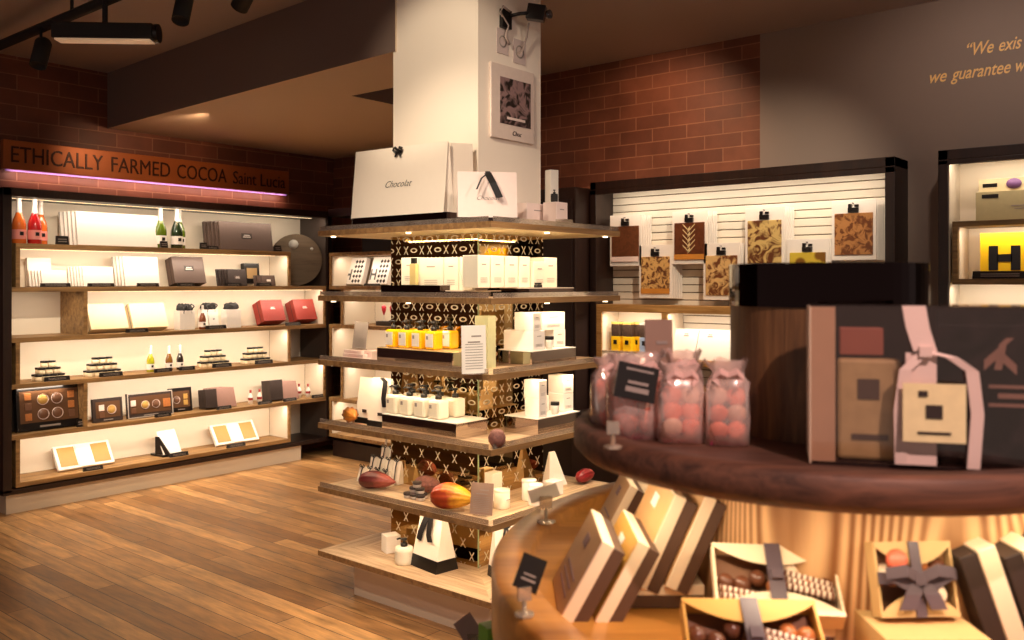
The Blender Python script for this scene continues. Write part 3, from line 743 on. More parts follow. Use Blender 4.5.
# checkered boxes
def checker(label, px, y=0):
    x = FXF+.2; o = thing('checkered_box', label, 'box', (x, Y_at(px, x), Z[1]+.001), FX, None, -.3)
    box_part('carton', -.12, .12, -.05, 0, 0, .25, white, o, .002)
    def f(bm):
        for r in range(5):
            for c in range(3):
                m = Matrix.Translation((.0+c*.04, -.0508, .03+r*.045)) @ Matrix.Rotation(PI/4, 4, 'Y'); cb(bm, (0,0,0), (.026,.001,.026), m)
    one('diamond_print', f, black, o)
    def g(bm):
        for x0 in (-.105, -.045): cb(bm, (x0, -.0508, .09), (.018,.001,.10))
        cb(bm, (-.075, -.0508, .09), (.06,.001,.02))
    one('letter_print', g, M('dark_grey_print', (90,84,80), .5), o)
checker('white box with black diamonds, left of two in the corner cubby', 356); checker('white box with black diamonds, right of two in the corner cubby', 381)
ticket(FXF+.03, Y_at(372, FXF+.03), Z[1]+.001, 'black ticket under the diamond patterned boxes', rz=FX, w=.2, h=.02)
for k, px in enumerate((384, 392)):
    x = FXF+.12; o = thing('goblet_sweet', ('left' if k == 0 else 'right')+' red topped sweet cone in the corner cubby', 'sweet', (x, Y_at(px, x), Z[2]+.04), FX)
    one('stick', lambda bm: cyl(bm, (0,0,0), .004, .05, 8), white, o)
    one('cone', lambda bm: lathe(bm, [(0,.04),(.018,.09),(.022,.12),(.012,.135),(0,.137)], seg=14), M('raspberry_red', (200,40,60), .3), o)
box_part('x', 0,0.001,0,0.001,0,0.001, white).name = 'tmpx'; bpy.data.objects.remove(bpy.data.objects['tmpx'])
o = carton('low black tray holding the red sweet cones', (FXF+.12, Y_at(388, FXF+.12), Z[2]+.001), .22, .08, .038, dbrown, FX, name='display_tray', lines=False, cat='tray')
# dark tall cupboard and grey stile between cubbies and slatwall
o = thing('tall_cupboard', 'tall dark brown cupboard right of the corner cubbies', 'cupboard', (XW-.001, 4.02, 0), FX)
box_part('body', -.40, .40, -.40, 0, 0, 2.215, M('dark_brown_panel', (44,26,20), .5), o, .004)
box_part('door', -.38, -.01, -.415, -.401, .1, 2.13, M('dark_brown_door', (36,20,16), .4), o, .003)
box_part('door', .01, .38, -.415, -.401, .1, 2.13, M('dark_brown_door'), o, .003)
# ================= SLATWALL CABINET =================
SX = 5.20; sy0 = Y_at(895, SX); sy1 = Y_at(590, SX)
sc = thing('slatwall_cabinet', 'dark framed cabinet with cream slatted back on the right wall', 'cabinet', (0,0,0))
bm = nb()
bx(bm, SX, XW-.002, sy0, sy0+.055, 0, 2.255); bx(bm, SX, XW-.002, sy1-.05, sy1, 0, 2.255)
bx(bm, SX, XW-.002, sy0, sy1, 2.2, 2.255); bx(bm, SX, SX+.01, sy0, sy1, 2.165, 2.2); bx(bm, SX+.02, XW-.002, sy0+.055, sy1-.05, 0, .12)
obj('frame', bm, darkframe, sc, .003)
box_part('grey_end_panel', XW-.03, XW-.012, Y_at(612, XW-.03), sy1-.051, .12, 2.2, M('grey_end', (92,84,76), .5), sc)
slm = M('slat_cream', (232,222,204), .5, var=.02)
yl = Y_at(611, XW-.03)
bm = nb(); zz = .13
while zz < 2.16:
    bx(bm, XW-.03, XW-.014, sy0+.056, yl, zz, zz+.046); zz += .052
obj('slats', bm, slm, sc, .002)
box_part('slat_backing', XW-.013, XW-.003, sy0+.056, sy1-.051, .12, 2.2, M('slat_groove', (120,96,70), .7), sc)
area('slatwall_led', (SX+.04, (sy0+sy1)/2, 2.19), .02, sy1-sy0-.2, 4.5, LEDC, rot=(0,-.35,0))
box_part('led_strip', SX+.05, SX+.058, sy0+.1, sy1-.1, 2.192, 2.199, ledm, sc)
# moulded chocolate packs on hooks
pats = [choc('choc_brown_plain', (92,52,28), (104,60,34), 30, 'n'), choc('choc_brown_gold_nut', (96,52,26), (206,164,100), 24, 'n'), choc('choc_leaf', (86,44,20), (98,52,26), 20, 'n'),
        choc('choc_marble', (110,62,32), (214,176,116), 16, 'n'), choc('choc_swirl_cream', (98,54,28), (206,176,110), 13, 'n'), choc('choc_yellow_green', (120,80,20), (206,180,60), 12, 'v'), choc('choc_caramel_swirl', (104,56,24), (176,122,70), 20, 'n')]
def pack(label, x, y, zt, w, h, pat, grp, front=True):
    o = thing('chocolate_slab_pack', label, 'chocolate pack', (x, y, zt-h), FX, grp)
    box_part('backing_card', -w/2, w/2, -.006, 0, 0, h, white, o, .001)
    box_part('slab', -w/2+.02, w/2-.018, -.016, -.0062, .03, h*.78, pat, o, .003)
    if front:
        def f(bm):
            cb(bm, (0, -.012, h*.83), (.06, .018, .028)); cb(bm, (-.018, -.016, h*.89), (.018,.014,.03)); cb(bm, (.02, -.016, h*.9), (.022,.014,.014))
        one('clip', f, black, o)
        if pi in (0, 1, 2): box_part('base_strip', -w/2+.02, w/2-.018, -.0175, -.0162, .03, .065, M('ochre_strip', (196,130,50), .5) if pat is not pats[0] else pinkw, o)
    return o
stk = [(626, 215, 266, 0, 'brown plain slab, far left'), (656, 245, 298, 1, 'nut studded slab, second from left'), (690, 211, 264, 2, 'dark slab with white leaf'), (722, 243, 300, 3, 'marbled slab beside the round riser'),
       (765, 207, 268, 4, 'cream swirl slab'), (808, 239, 300, 5, 'yellow swirl slab above the riser'), (854, 200, 260, 6, 'caramel swirl slab, far right')]
for px, yt, ybm, pi, what in stk:
    x = XW-.14; y = Y_at(px, x); d = x*CO+y*SI; zt = EYE-(yt-HZ)*d/FL; h = (ybm-yt)*d/FL; w = .26
    fr = pack(f'front pack of the hanging stack, {what}', x, y, zt, w, h, pats[pi], 'hanging slabs: '+what)
    if pi == 2:
        def f(bm):
            for k in range(5):
                for s_ in (-1, 1):
                    strip(bm, [(0,-.0175,.08+k*.035), (s_*.02,-.0175,.10+k*.035), (s_*.045,-.0175,.125+k*.035)], .007, (0,0,1), .0006)
                strip(bm, [(-.008,-.0175,.08+k*.035), (.008,-.0175,.10+k*.035)], .022, (0,0,1), .0006)
        one('leaf_motif', f, M('ivory_motif', (220,200,150), .5), fr)
    bk = pack(f'pack hidden behind the front one, {what}', x+.024, y-.006, zt-.001, w, h, pats[pi], 'hanging slabs: '+what, front=False)
    for k in range(2, 5): dup(bk, (x+.024*k, y-.005*k, zt-h-.001*k))
    o = tag(one('display_hook', lambda bm: (tube(bm, [(x-.03,y,zt-.02),(XW-.031,y,zt-.02)], .003, 6)), chrome), f'metal hook carrying the hanging stack, {what}', 'hook')
# oak cubby box in the slatwall cabinet
oak = wood('light_oak_frame', (150,104,52), (206,160,96), 'Y', .5, 2)
oc = thing('oak_cubby', 'light oak two-bay cubby box below the hanging slabs', 'shelf box', (0,0,0))
ct = 1.393; cy1 = Y_at(596, SX+.0); cy0 = Y_at(760, SX); cm = Y_at(664, SX)
bm = nb()
bx(bm, SX+.002, XW-.032, cy0, cy1, ct-.05, ct); bx(bm, SX+.002, XW-.032, cy1-.045, cy1, .86, ct-.05); bx(bm, SX+.002, XW-.032, cm-.022, cm+.022, .86, ct-.05)
bx(bm, SX+.002, XW-.032, cy0, cy1, .84, .86); bx(bm, SX+.002, XW-.032, cy0, cm-.022, 1.0, 1.035)
bx(bm, SX+.002, XW-.032, cy0-.0, cy0+.04, .86, ct-.05)
obj('frame', bm, oak, oc, .003)
box_part('lining', XW-.036, XW-.0325, cm+.022, cy1-.045, .861, ct-.051, cabback, oc); box_part('lining', SX+.01, XW-.037, cy1-.049, cy1-.0455, .861, ct-.051, cabback, oc)
box_part('lining', SX+.01, XW-.037, cm-.027, cm-.0225, 1.036, ct-.051, cabback, oc)
box_part('glass_shelf', SX+.004, XW-.037, cm+.023, cy1-.05, 1.062, 1.07, acry, oc)
area('cubby_led', (SX+.012, (cm+cy1)/2, ct-.06), .02, .34, 1.6, LEDC, rot=(0,-.3,0)); area('cubby_led', (SX+.012, (cy0+cm)/2, ct-.06), .02, .6, 1.5, LEDC, rot=(0,-.3,0))
area('cubby_led', (SX+.012, (cm+cy1)/2, 1.05), .02, .34, 0.7, LEDC, rot=(0,-.3,0))
for px, m, what in ((617.5, yellowc, 'leftmost yellow'), (629, yellowc, 'middle yellow'), (638, yellowc, 'half hidden yellow'), (646, bluec, 'left pale blue'), (657, bluec, 'right pale blue')):
    x = SX+.07+(.06 if 'hidden' in what else 0); y = Y_at(px, x)
    for lay in (0, 1):
        o = thing('tea_tin', f'{what} based box with clear top, '+('upper' if lay else 'lower')+' one in the oak cubby', 'box', (x, y, 1.0705+(.10 if lay else 0)), FX, 'yellow and blue packs in the oak cubby')
        if lay == 0:
            box_part('carton', -.034, .034, -.03, .03, 0, .099, m, o, .002); box_part('label', -.014, .014, -.0312, -.0302, .045, .075, black, o)
        else:
            box_part('carton', -.032, .032, -.028, .028, 0, .085, M('dark_truffle', (70,52,42), .4, var=.6, scale=90), o, .002); box_part('lid', -.033, .033, -.029, .029, .0855, .10, M('lid_amber', (214,170,90), .4) if m is yellowc else silver, o)
for k, (px, w_) in enumerate(((683, .17), (707, .17), (731, .17))):
    x = SX+.055; y = Y_at(px, x); nm = ('left', 'middle', 'right')[k]
    sl = slab('white_card_pack', f'front white sloping pack, {nm} stack of the oak cubby', 'box', w_, .21, .012, white, (x, y, 1.036), FX, -.36, 'white packs in the oak cubby', lg=grey, lgz=.8)
    for q in (1, 2, 3): dup(sl, (x+.02*q, y-.004*q, 1.036), label=f'white pack behind the front one, {nm} stack of the oak cubby')
for k, (px, m) in enumerate(((626, black), (652, pinkw))):
    x = SX+.10; carton(('black box with red fruit print' if k == 0 else 'pale box with red print')+' on the floor of the oak cubby', (x, Y_at(px, x), .861), .14, .08, .165, m, FX, lab=redb)
o = sign_card('small white card standing by the oak cubby, left of the sweet bags', (SX-.0, Y_at(607, SX-.1), .66), .13, .14, FX, M('bright_card', (240,240,245), .5), lines=0)
lc = thing('low_counter', 'dark low counter beneath the oak cubby', 'counter', (0,0,0))
box_part('body', SX-.25, SX-.001, sy0+.1, sy1-.02, 0, .64, M('dark_brown_panel'), lc, .004); box_part('counter_top', SX-.27, SX-.001, sy0+.08, sy1-.01, .6405, .659, darkframe, lc, .002)
# ================= FAR RIGHT CABINET =================
ry1 = Y_at(938, SX); ry0 = ry1-.95
rc = thing('wall_cabinet', 'dark framed lit wall cabinet at the right edge of the picture', 'cabinet', (0,0,0))
bm = nb()
bx(bm, SX, XW-.002, ry1-.05, ry1, .1, 2.265); bx(bm, SX, XW-.002, ry0, ry0+.05, .1, 2.265); bx(bm, SX, XW-.002, ry0, ry1, 2.21, 2.265); bx(bm, SX, SX+.01, ry0, ry1, 2.185, 2.21); bx(bm, SX, XW-.002, ry0, ry1, .1, .15)
obj('frame', bm, darkframe, rc, .003)
box_part('back_panel', XW-.012, XW-.003, ry0+.05, ry1-.05, .15, 2.21, cabback, rc)
box_part('side_lining', SX+.015, XW-.013, ry1-.054, ry1-.0505, .151, 2.209, cabback, rc)
zA = EYE-(222-HZ)*(SX*CO+ry1*SI)/FL; zB = EYE-(279-HZ)*(SX*CO+ry1*SI)/FL
rb = Y_at(952, SX)
gw = wood('cabinet_box_oak', (90,66,36), (150,120,72), 'Y', .5, 2)
box_part('shelf_board', SX+.003, XW-.013, ry0+.05, rb+.0, zA-.03, zA, gw, rc, .002); box_part('shelf_board', SX+.003, XW-.013, ry0+.05, rb+.0, zB-.03, zB, gw, rc, .002)
box_part('upright', SX+.003, XW-.013, rb-.028, rb, zB, zA-.03, gw, rc, .002); box_part('box_lining', SX+.02, XW-.03, rb-.032, rb-.0285, zB+.001, zA-.031, cabback, rc)
box_part('box_lining', XW-.03, XW-.014, ry0+.05, rb-.033, zB+.001, zA-.031, cabback, rc)
box_part('led_strip', SX+.05, SX+.058, ry0+.08, ry1-.1, 2.202, 2.209, ledm, rc)
area('cabinet_led', (SX+.02, (ry0+ry1)/2, 2.2), .02, .8, 1.8, LEDC, rot=(0,-.5,0)); area('cabinet_led', (SX+.02, (ry0+rb)/2, zA-.04), .02, .75, 1.8, LEDC, rot=(0,-.5,0)); area('cabinet_led', (SX+.04, (ry0+ry1)/2, zB-.04), .02, .8, 1.8, LEDC, rot=(0,-.5,0))
x = SX+.11; wB = Y_at(977, x)-Y_at(1045, x)
o = thing('gift_box', 'deep sage green gift box with bow print on the top shelf, far right', 'box', (x, (Y_at(977, x)+Y_at(1045, x))/2, zA+.001), FX)
sage = M('sage_card', (178,164,122), .5)
box_part('carton', -wB/2, wB/2, -.03, .10, 0, .155, sage, o, .002); box_part('lid', -wB/2+.01, wB/2, -.01, .10, .156, .225, M('ivory_lid', (222,204,160), .5), o, .002)
box_part('label', -wB/2+.03, -wB/2+.11, -.0315, -.0302, .12, .14, black, o); box_part('label', -wB/2+.03, -wB/2+.1, -.0115, -.0102, .18, .20, black, o)
one('bow_print', lambda bm: (lathe(bm, [(0,0),(.028,0),(.028,.002),(0,.002)], seg=16, mtx=Matrix.Translation((.02,-.0125,.193)) @ Matrix.Rotation(PI/2, 4, 'X'), sx=1.3)), M('violet_print', (120,80,130), .5), o)
one('print', lambda bm: (cb(bm, (.07,-.0308,.075), (.12,.001,.006)), cb(bm, (.07,-.0308,.06), (.09,.001,.004))), grey, o)
o = thing('letter_box', 'bright yellow box with a black letter H, far right cabinet', 'box', (x, Y_at(1002, x), zB+.001), FX)
box_part('carton', -.10, .115, -.03, .08, 0, .245, yellowc, o, .003)
one('letter_print', lambda bm: (cb(bm, (-.035,-.0312,.11), (.045,.002,.13)), cb(bm, (.07,-.0312,.11), (.045,.002,.13)), cb(bm, (.018,-.0312,.11), (.07,.002,.04))), black, o)
ticket(SX+.012, Y_at(1000, SX+.01), zB+.001, 'long black ticket under the yellow letter box', rz=FX, w=.26, h=.04)
# ================= CENTRE UNIT =================
ux0, ux1, uy0, uy1 = 2.80, 3.79, 2.44, 3.59
kx0, kx1, ky0, ky1 = 3.118, 3.602, 2.798, 3.387    # column faces
ZC = [1.8055, 1.482, 1.162, .846, .528, .207]
cu = thing('tiered_display_unit', 'six tier square oak display unit built around the white column', 'display unit', (0,0,0))
for i, zt in enumerate(ZC):
    bm = nb(); t = .026
    O = [(ux0,uy0),(ux1,uy0),(ux1,uy1),(ux0,uy1)]; I = [(kx0-.004,ky0-.004),(kx1+.004,ky0-.004),(kx1+.004,ky1+.004),(kx0-.004,ky1+.004)]
    V = {}
    for nm, P in (('o', O), ('i', I)):
        for lv, z_ in (('t', zt), ('b', zt-t)):
            V[nm+lv] = [bm.verts.new((p[0], p[1], z_)) for p in P]
    for k in range(4):
        j = (k+1) % 4
        f = bm.faces.new((V['ot'][k], V['ot'][j], V['it'][j], V['it'][k])); f.material_index = k % 2
        f = bm.faces.new((V['ob'][k], V['ib'][k], V['ib'][j], V['ob'][j])); f.material_index = 3
        f = bm.faces.new((V['ot'][k], V['ob'][k], V['ob'][j], V['ot'][j])); f.material_index = 2
        f = bm.faces.new((V['it'][k], V['it'][j], V['ib'][j], V['ib'][k])); f.material_index = 2
    obj('shelf', bm, [shelfX, shelfY, shelfedge, under], cu)
    if i < 5:
        lip = nb()
        bx(lip, ux0+.004, ux0+.007, uy0+.02, uy1-.01, zt+.0005, zt+.022); bx(lip, ux0+.02, ux1-.01, uy0+.004, uy0+.007, zt+.0005, zt+.022)
        obj('acrylic_lip', lip, acry, cu)
    if i < 5:
        zb = ZC[i]-t; zn = ZC[i+1]
        bm = nb(); bx(bm, kx0-.012, kx0-.002, ky0-.012, ky1, zn+.001, zb-.001); obj('mirror_panel', bm, floral('floral_mirror_y' if i < 3 else 'floral_mirror_sparse_y', 1, sparse=i > 2), cu)
        bm = nb(); bx(bm, kx0-.0015, kx1, ky0-.012, ky0-.002, zn+.001, zb-.001); obj('mirror_panel', bm, floral('floral_mirror_x' if i < 3 else 'floral_mirror_sparse_x', 0, sparse=i > 2), cu)
        one('panel_edge', lambda bm: bx(bm, kx0-.018, kx0-.0125, ky0-.018, ky0-.0125, zn+.001, zb-.001), M('glass_edge_green', (150,160,120), .1), cu)
        for (lx_, ly_) in ((ux0+.05, uy1-.06), (ux0+.05, uy0+.55), (ux0+.45, uy0+.05), (ux1-.06, uy0+.05)):
            one('downlight', lambda bm: cyl(bm, (lx_, ly_, zb-.006), .012, .0055, 12), M('led_dot', (255,235,200), emis=5, ecol=(255,230,185)), cu)
        P = 2.8
        area('unit_led', (ux0+.06, (uy0+uy1)/2, zb-.012), .02, 1.0, P*.9, (1,.76,.5), rot=(0,-.2,0)); area('unit_led', ((ux0+ux1)/2, uy0+.06, zb-.012), .85, .02, P*.9, (1,.76,.5), rot=(.15,0,0)) 
box_part('plinth', 2.89, 3.72, 2.53, 3.42, 0, ZC[5]-.027, M('plinth_cream_paint'), cu)
def CX(px, X): return Y_at(px, X)          # along the side that faces -X
def CY(px, Y): return X_at(px, Y)
# --- top tier
z = ZC[0]+.001
xr = 2.84
o = thing('display_riser', 'low smoky mirrored riser under the big carrier bag on the top tier', 'display riser', (0,0,0))
yA, yBk = CX(352, xr), CX(447, xr)
box_part('block', xr, xr+.2, yBk, yA, z, z+.055, smoke, o, .002)
xb = 2.89
yl_, yr_ = CX(353, xb), CX(440, xb)
bag('big white carrier bag with looped script lettering, front left of the top tier', (xb+.04, (yl_+yr_)/2, z+.056), yl_-yr_, .335, .075, M('bag_ivory', (246,232,216), .45, var=.02), FX+.06, bow=False, txt=('Chocolat', .42, .046))
bg = bpy.data.objects['gift_bag']
def g(bm):
    for s_ in (-1, 1):
        strip(bm, [(0,-.012,.312), (s_*.012,-.026,.328), (s_*.032,-.022,.322), (s_*.02,-.014,.306), (0,-.012,.312)], .014, (0,.3,1)); strip(bm, [(0,-.014,.312),(s_*.012,-.020,.295),(s_*.018,-.020,.285)], .012)
one('ribbon', g, ribbon, bg)
bag('white carrier bag toned darker for shade, edge on behind the big one, top tier', (3.03, 2.825, z), .11, .39, .05, M('bag_shadow_white', (222,206,190), .5, var=.02), -.5, bow=False)  # bag white mixed darker so this bag looks shaded
yy = 2.60
o = bag('medium white carrier bag with a long black ribbon, front corner of the top tier', (CY(487, 2.62), 2.62, z+.03), .265, .205, .07, pinkw, -.75, bow=False, txt=('Chocolat', .38, .028))
def g(bm):
    strip(bm, [(.0,-.03,.195),(-.03,-.055,.17),(-.052,-.065,.12)], .008, (1,0,0)); strip(bm, [(.0,-.03,.195),(.0,-.034,.196),(.02,-.06,.15),(.05,-.062,.085)], .03, (1,0,.2)); cb(bm, (0,-.03,.196), (.022,.012,.016))
one('ribbon', g, ribbon, o)
o = thing('display_riser', 'low smoky mirrored riser under the medium carrier bag, top tier', 'display riser', (CY(487, 2.62), 2.62, z), -.75, 'mirrored display risers')
box_part('block', -.14, .14, -.05, .05, 0, .029, smoke, o, .002)
carton('low white carton right of the medium bag, top tier', (CY(533, 2.66), 2.68, z), .17, .10, .12, pinkw, 0)
carton('tall narrow white carton against the column, top tier', (3.655, 2.77, z), .05, .05, .32, white, -.3, lines=False)
carton('small white carton under the black pump bottle, top tier', (CY(557, 2.56), 2.57, z), .09, .08, .125, pinkw, 0)
o = pump('small dark pump bottle standing on the white carton, top tier', (CY(556, 2.56), 2.57, z+.126), blackm, blackm, .034, .05, square=False)
o = thing('acrylic_box', 'small clear acrylic box on the right of the top tier', 'box', (CY(566, 2.49), 2.50, z), 0)
one('shell', lambda bm: (bx(bm, -.035, .035, -.025, -.022, 0, .04), bx(bm, -.035, -.032, -.022, .025, 0, .04), bx(bm, .032, .035, -.022, .025, 0, .04)), acry, o)
one('contents', lambda bm: bx(bm, -.03, .03, -.02, .022, .001, .03), pinkw, o)
# --- second tier
z = ZC[1]+.001
xr = 2.865
riser('black mirrored riser on the left of the second tier', xr, xr+.15, CX(440, xr), CX(381, xr), z, z+.052, smoke, smoke)
bxw = M('fragrance_box_white', (240,230,208), .45, var=.03)
for k, (px0, px1, what) in enumerate(((401, 418, 'first from left'), (419, 443, 'second'), (444, 458, 'third'), (459, 473, 'fourth, by the column corner'))):
    x = 2.93; y0_, y1_ = CX(px1, x), CX(px0, x)
    carton(f'tall cream fragrance carton, left side of the second tier, {what}', (x+.05, (y0_+y1_)/2, z+.053 if px1 < 441 else z+.03), y1_-y0_-.002, .1, .13 if px1 < 441 else .15, bxw, FX)
riser('clear pale riser under the corner cartons of the second tier', 2.90, 3.07, CX(476, 2.90), CX(444, 2.90)-.002, z, z+.029, mirror)
for k, (px0, px1, what) in enumerate(((478.5, 491, 'leftmost'), (492, 505, 'second from left'), (506, 519, 'third'), (520, 531, 'fourth'), (545, 558, 'rightmost'))):
    y = 2.56; a, b = CY(px0, y), CY(px1, y)
    carton(f'tall cream carton on the right side of the second tier, {what}', ((a+b)/2, y+.05, z+.042), b-a-.002, .09, .142, bxw, 0)
carton('tall cream carton with small black square, right side of the second tier', ((CY(532, 2.56)+CY(544, 2.56))/2, 2.59, z+.042), CY(544, 2.56)-CY(532, 2.56)-.002, .08, .12, bxw, 0)
riser('mirrored riser on the right of the second tier', CY(529, 2.5), CY(574, 2.5), 2.50, 2.67, z, z+.041, smoke)
o = thing('black_cap', 'small black capped perfume bottle on the second tier riser', 'bottle', (CY(539, 2.525), 2.53, z+.042), 0)
box_part('bottle', -.016, .016, -.012, .012, 0, .012, blackm, o); box_part('cap', -.014, .014, -.01, .01, .0125, .022, black, o)
o = thing('black_cap', 'black square stopper bottle on the left carton of the second tier', 'bottle', (2.885, CX(414, 2.885), z+.054), FX)
box_part('bottle', -.02, .02, -.010, .010, 0, .098, M('pale_gold_perfume', (236,210,140), .2, coat=.5), o, .002); box_part('cap', -.013, .013, -.008, .008, .0985, .125, black, o, .001)
# --- third tier : yellow pump bottles
z = ZC[2]+.001
xr = 2.865
R3 = riser('mirrored riser under the yellow pump bottles', xr, xr+.2, CX(452, xr), CX(377, xr), z, z+.075, mirror, M('amber_riser_top', (226,196,140), .25))
k = 0
for row in range(2):
    for c in range(4):
        x = xr+.045+row*.095; y = CX(393, xr+.04)-c*.090-row*.012
        if y < CX(455, xr+.04)-row*.05: pass
        nm = ('front', 'back')[row]; cn = ('first', 'second', 'third', 'fourth')[c]
        if k == 0: p0 = pump(f'yellow pump bottle, {nm} row, {cn} from the left, third tier', (x, y, z+.076), yellow, white, .068, .105, 'yellow pump bottles on the third tier', FX-.1)
        else: dup(p0, (x, y, z+.076), label=f'yellow pump bottle, {nm} row, {cn} from the left, third tier')
        k += 1
R3.scale = (1,1,1)
sign_card('large white printed card at the front corner of the third tier', (CY(474, 2.50), 2.50, z), .115, .205, -.35, lines=10, tilt=-.03)
sign_card('grey sloping leaflet at the left end of the third tier', (2.90, CX(359, 2.90), z+.055), .10, .135, FX, grey, lines=6)
for k in range(3):
    o = carton(f'flat pale box with pink flowers, {("bottom", "middle", "top")[k]} of the pile, left of third tier', (2.90+.01*k, CX(361-k*2, 2.90), z+k*.0172), .17-.02*k, .1, .0165, pinkw, FX, 'flowered flat boxes', lab=M('rose_print', (200,90,90), .5))
o = carton('flat pale box with pink flowers leaning right of the pile, third tier', (2.93, CX(374, 2.93), z), .06, .08, .05, pinkw, FX, lab=M('rose_print'))
# third tier right : white cream cartons
def cream_cartons(zs, tier, lay):
    for (px0, px1, y0_, dep, h0, h1, what) in lay:
        a, b = CY(px0, y0_), CY(px1, y0_)
        carton(f'white skincare carton, {what}, right of the {tier} tier', ((a+b)/2, y0_+dep/2, zs+h0), b-a-.002, dep, h1-h0, M('skincare_white', (240,230,220), .5, var=.02), 0)
riser('mirrored riser under the white cartons of the third tier', CY(532, 2.49), CY(576, 2.49), 2.49, 2.69, z, z+.075, mirror, white)
cream_cartons(z+.076, 'third', ((533, 545, 2.50, .175, 0, .088, 'long lower one at the left'), (533, 541, 2.50, .11, .089, .172, 'upper one of the left pile'), (554, 565.5, 2.55, .09, 0, .083, 'lower one of the right pile'), (542, 565, 2.55, .09, .084, .168, 'upper one of the right pile')))
def creamjar(label, px, zz):
    o = thing('cream_jar', label, 'jar', (CY(px, 2.52), 2.52, zz), 0)
    one('pot', lambda bm: lathe(bm, [(0,0),(.016,0),(.0195,.03),(.0195,.042),(0,.042)], seg=20), white, o); one('lid', lambda bm: lathe(bm, [(.021,.042),(.021,.056),(.02,.058),(0,.058)], seg=20), black, o)
creamjar('small white cream pot with black lid on the third tier riser', 549.5, z+.076)
for k, (px, what) in enumerate(((492, 'standing at the column corner'),)):
    carton(f'pale green-tinged tall carton behind the printed card, {what}', (CY(px, 2.62), 2.66, z), .055, .08, .235, M('pale_sage_carton', (176,176,140), .2), 0, lines=False)
# --- fourth tier
z = ZC[3]+.001
xb = 2.93
b1 = bag('tall white bag with black base, left of two on the fourth tier', (xb+.03, CX(363, xb), z), .115, .225, .07, M('bag_ivory'), FX, band=.028, bow=False, taper=.12)
b2 = bag('tall white bag with black base and hanging ribbon, right of two on the fourth tier', (xb, CX(383, xb), z), .15, .235, .075, M('bag_ivory'), FX, band=.028, bow=False, taper=.12)
one('ribbon', lambda bm: strip(bm, [(-.0,-.008,.236),(.03,-.012,.22),(.036,-.03,.14),(.05,-.036,.10)], .03, (1,0,.1)), ribbon, b2)
for b_ in (b1, b2): box_part('label', -.0, .03, -.036, -.033, .055, .07, dbrown, b_)
pod('orange-brown cocoa pod at the left end of the fourth tier', (2.87, CX(351, 2.87), z), .115, .042, podmat('pod_orange', (120,66,20), (210,130,40)), PI+1.2)
xr = 2.87
riser('mirrored riser under the white pump bottles', xr, xr+.21, CX(456, xr), CX(382, xr), z, z+.075, mirror, white)
pm = M('lotion_white', (238,228,206), .35, var=.02); k = 0
for row in range(2):
    for c in range(4):
        x = xr+.05+row*.098; y = CX(395, xr+.045)-c*.0955-row*.012
        if c == 3 and row == 0: x += 0.0
        nm = ('front', 'back')[row]; cn = ('first', 'second', 'third', 'fourth')[c]
        l_ = f'white pump bottle, {nm} row, {cn} from the left, fourth tier'
        if k == 0: q0 = pump(l_, (x, y, z+.076), pm, pm, .080, .108, 'white pump bottles on the fourth tier', FX-.1)
        else: dup(q0, (x, y, z+.076), label=l_)
        k += 1
riser('mirrored riser under the white cartons of the fourth tier', CY(538, 2.49), CY(580, 2.49), 2.49, 2.69, z, z+.08, mirror, white)
cream_cartons(z+.081, 'fourth', ((539, 547, 2.50, .085, 0, .085, 'front lower one of the left pile'), (539, 547, 2.50, .09, .086, .170, 'upper one of the left pile'), (541, 549, 2.592, .085, 0, .078, 'low one at the back left'), (563, 573.5, 2.53, .09, 0, .085, 'lower one of the right pile'), (563, 573.5, 2.53, .09, .086, .172, 'upper one of the right pile')))
creamjar('small white cream pot with black lid on the fourth tier riser', 555, z+.081)
o = tag(one('dried_cocoa_pod', lambda bm: (lathe(bm, [(0,0),(.02,.004),(.036,.025),(.038,.045),(.028,.068),(.012,.078),(0,.07)], seg=22)), M('dusty_rose_pod', (132,84,74), .7, var=.7, scale=90), loc=None) if False else obj('dried_cocoa_pod', (lambda bm: (lathe(bm, [(0,0),(.02,.004),(.036,.025),(.038,.045),(.028,.068),(.012,.078),(0,.07)], seg=22), bm)[1])(nb()), M('dusty_rose_pod', (132,84,74), .7, var=.7, scale=90), loc=(2.86, CX(497, 2.86), z)), 'round dusty pink dried pod at the front corner of the fourth tier', 'cocoa pod')
# --- fifth tier
z = ZC[4]+.001
b0 = None; mb = M('mini_bag_white', (238,228,214), .5)
for r in range(3):
    for c in range(4):
        x = 3.02+r*.075; y = CX(364, 3.02)-c*.058
        zz = z if r < 1 else z
        l_ = f'mini white bag with black bow, {("front", "middle", "back")[r]} row, {("first", "second", "third", "fourth")[c]} from the left, fifth tier'
        hh = .075+.04*r
        o = bag(l_, (x, y, zz), .056, hh, .05, mb, FX, bow=False, group='mini bags with black bows')
        def g(bm, hh=hh):
            for s_ in (-1, 1): strip(bm, [(0,-.01,hh),(s_*.010,-.014,hh+.012),(s_*.02,-.013,hh+.006),(s_*.010,-.011,hh-.002),(0,-.01,hh)], .005, (0,.3,1))
            strip(bm, [(0,-.0285,.012),(0,-.018,hh*.7),(0,-.006,hh)], .005)
        one('bow', g, ribbon, o)
dr = podmat('pod_dark_red', (84,26,22), (150,72,60))
pod('dark red cocoa pod lying at the left of the fifth tier', (2.93, CX(377, 2.93), z), .20, .045, dr, -1.15)
pod('orange and yellow cocoa pod near the front corner of the fifth tier', (2.88, CX(453, 2.88), z), .22, .06, podmat('pod_fire', (176,62,26), (232,168,40)), -1.2)
j5 = None
spots = [(0,0,0),(1,0,0),(2,0,0),(.5,.9,0),(1.5,.9,0),(.5,.45,1),(1.5,.45,1),(1,.45,2)]
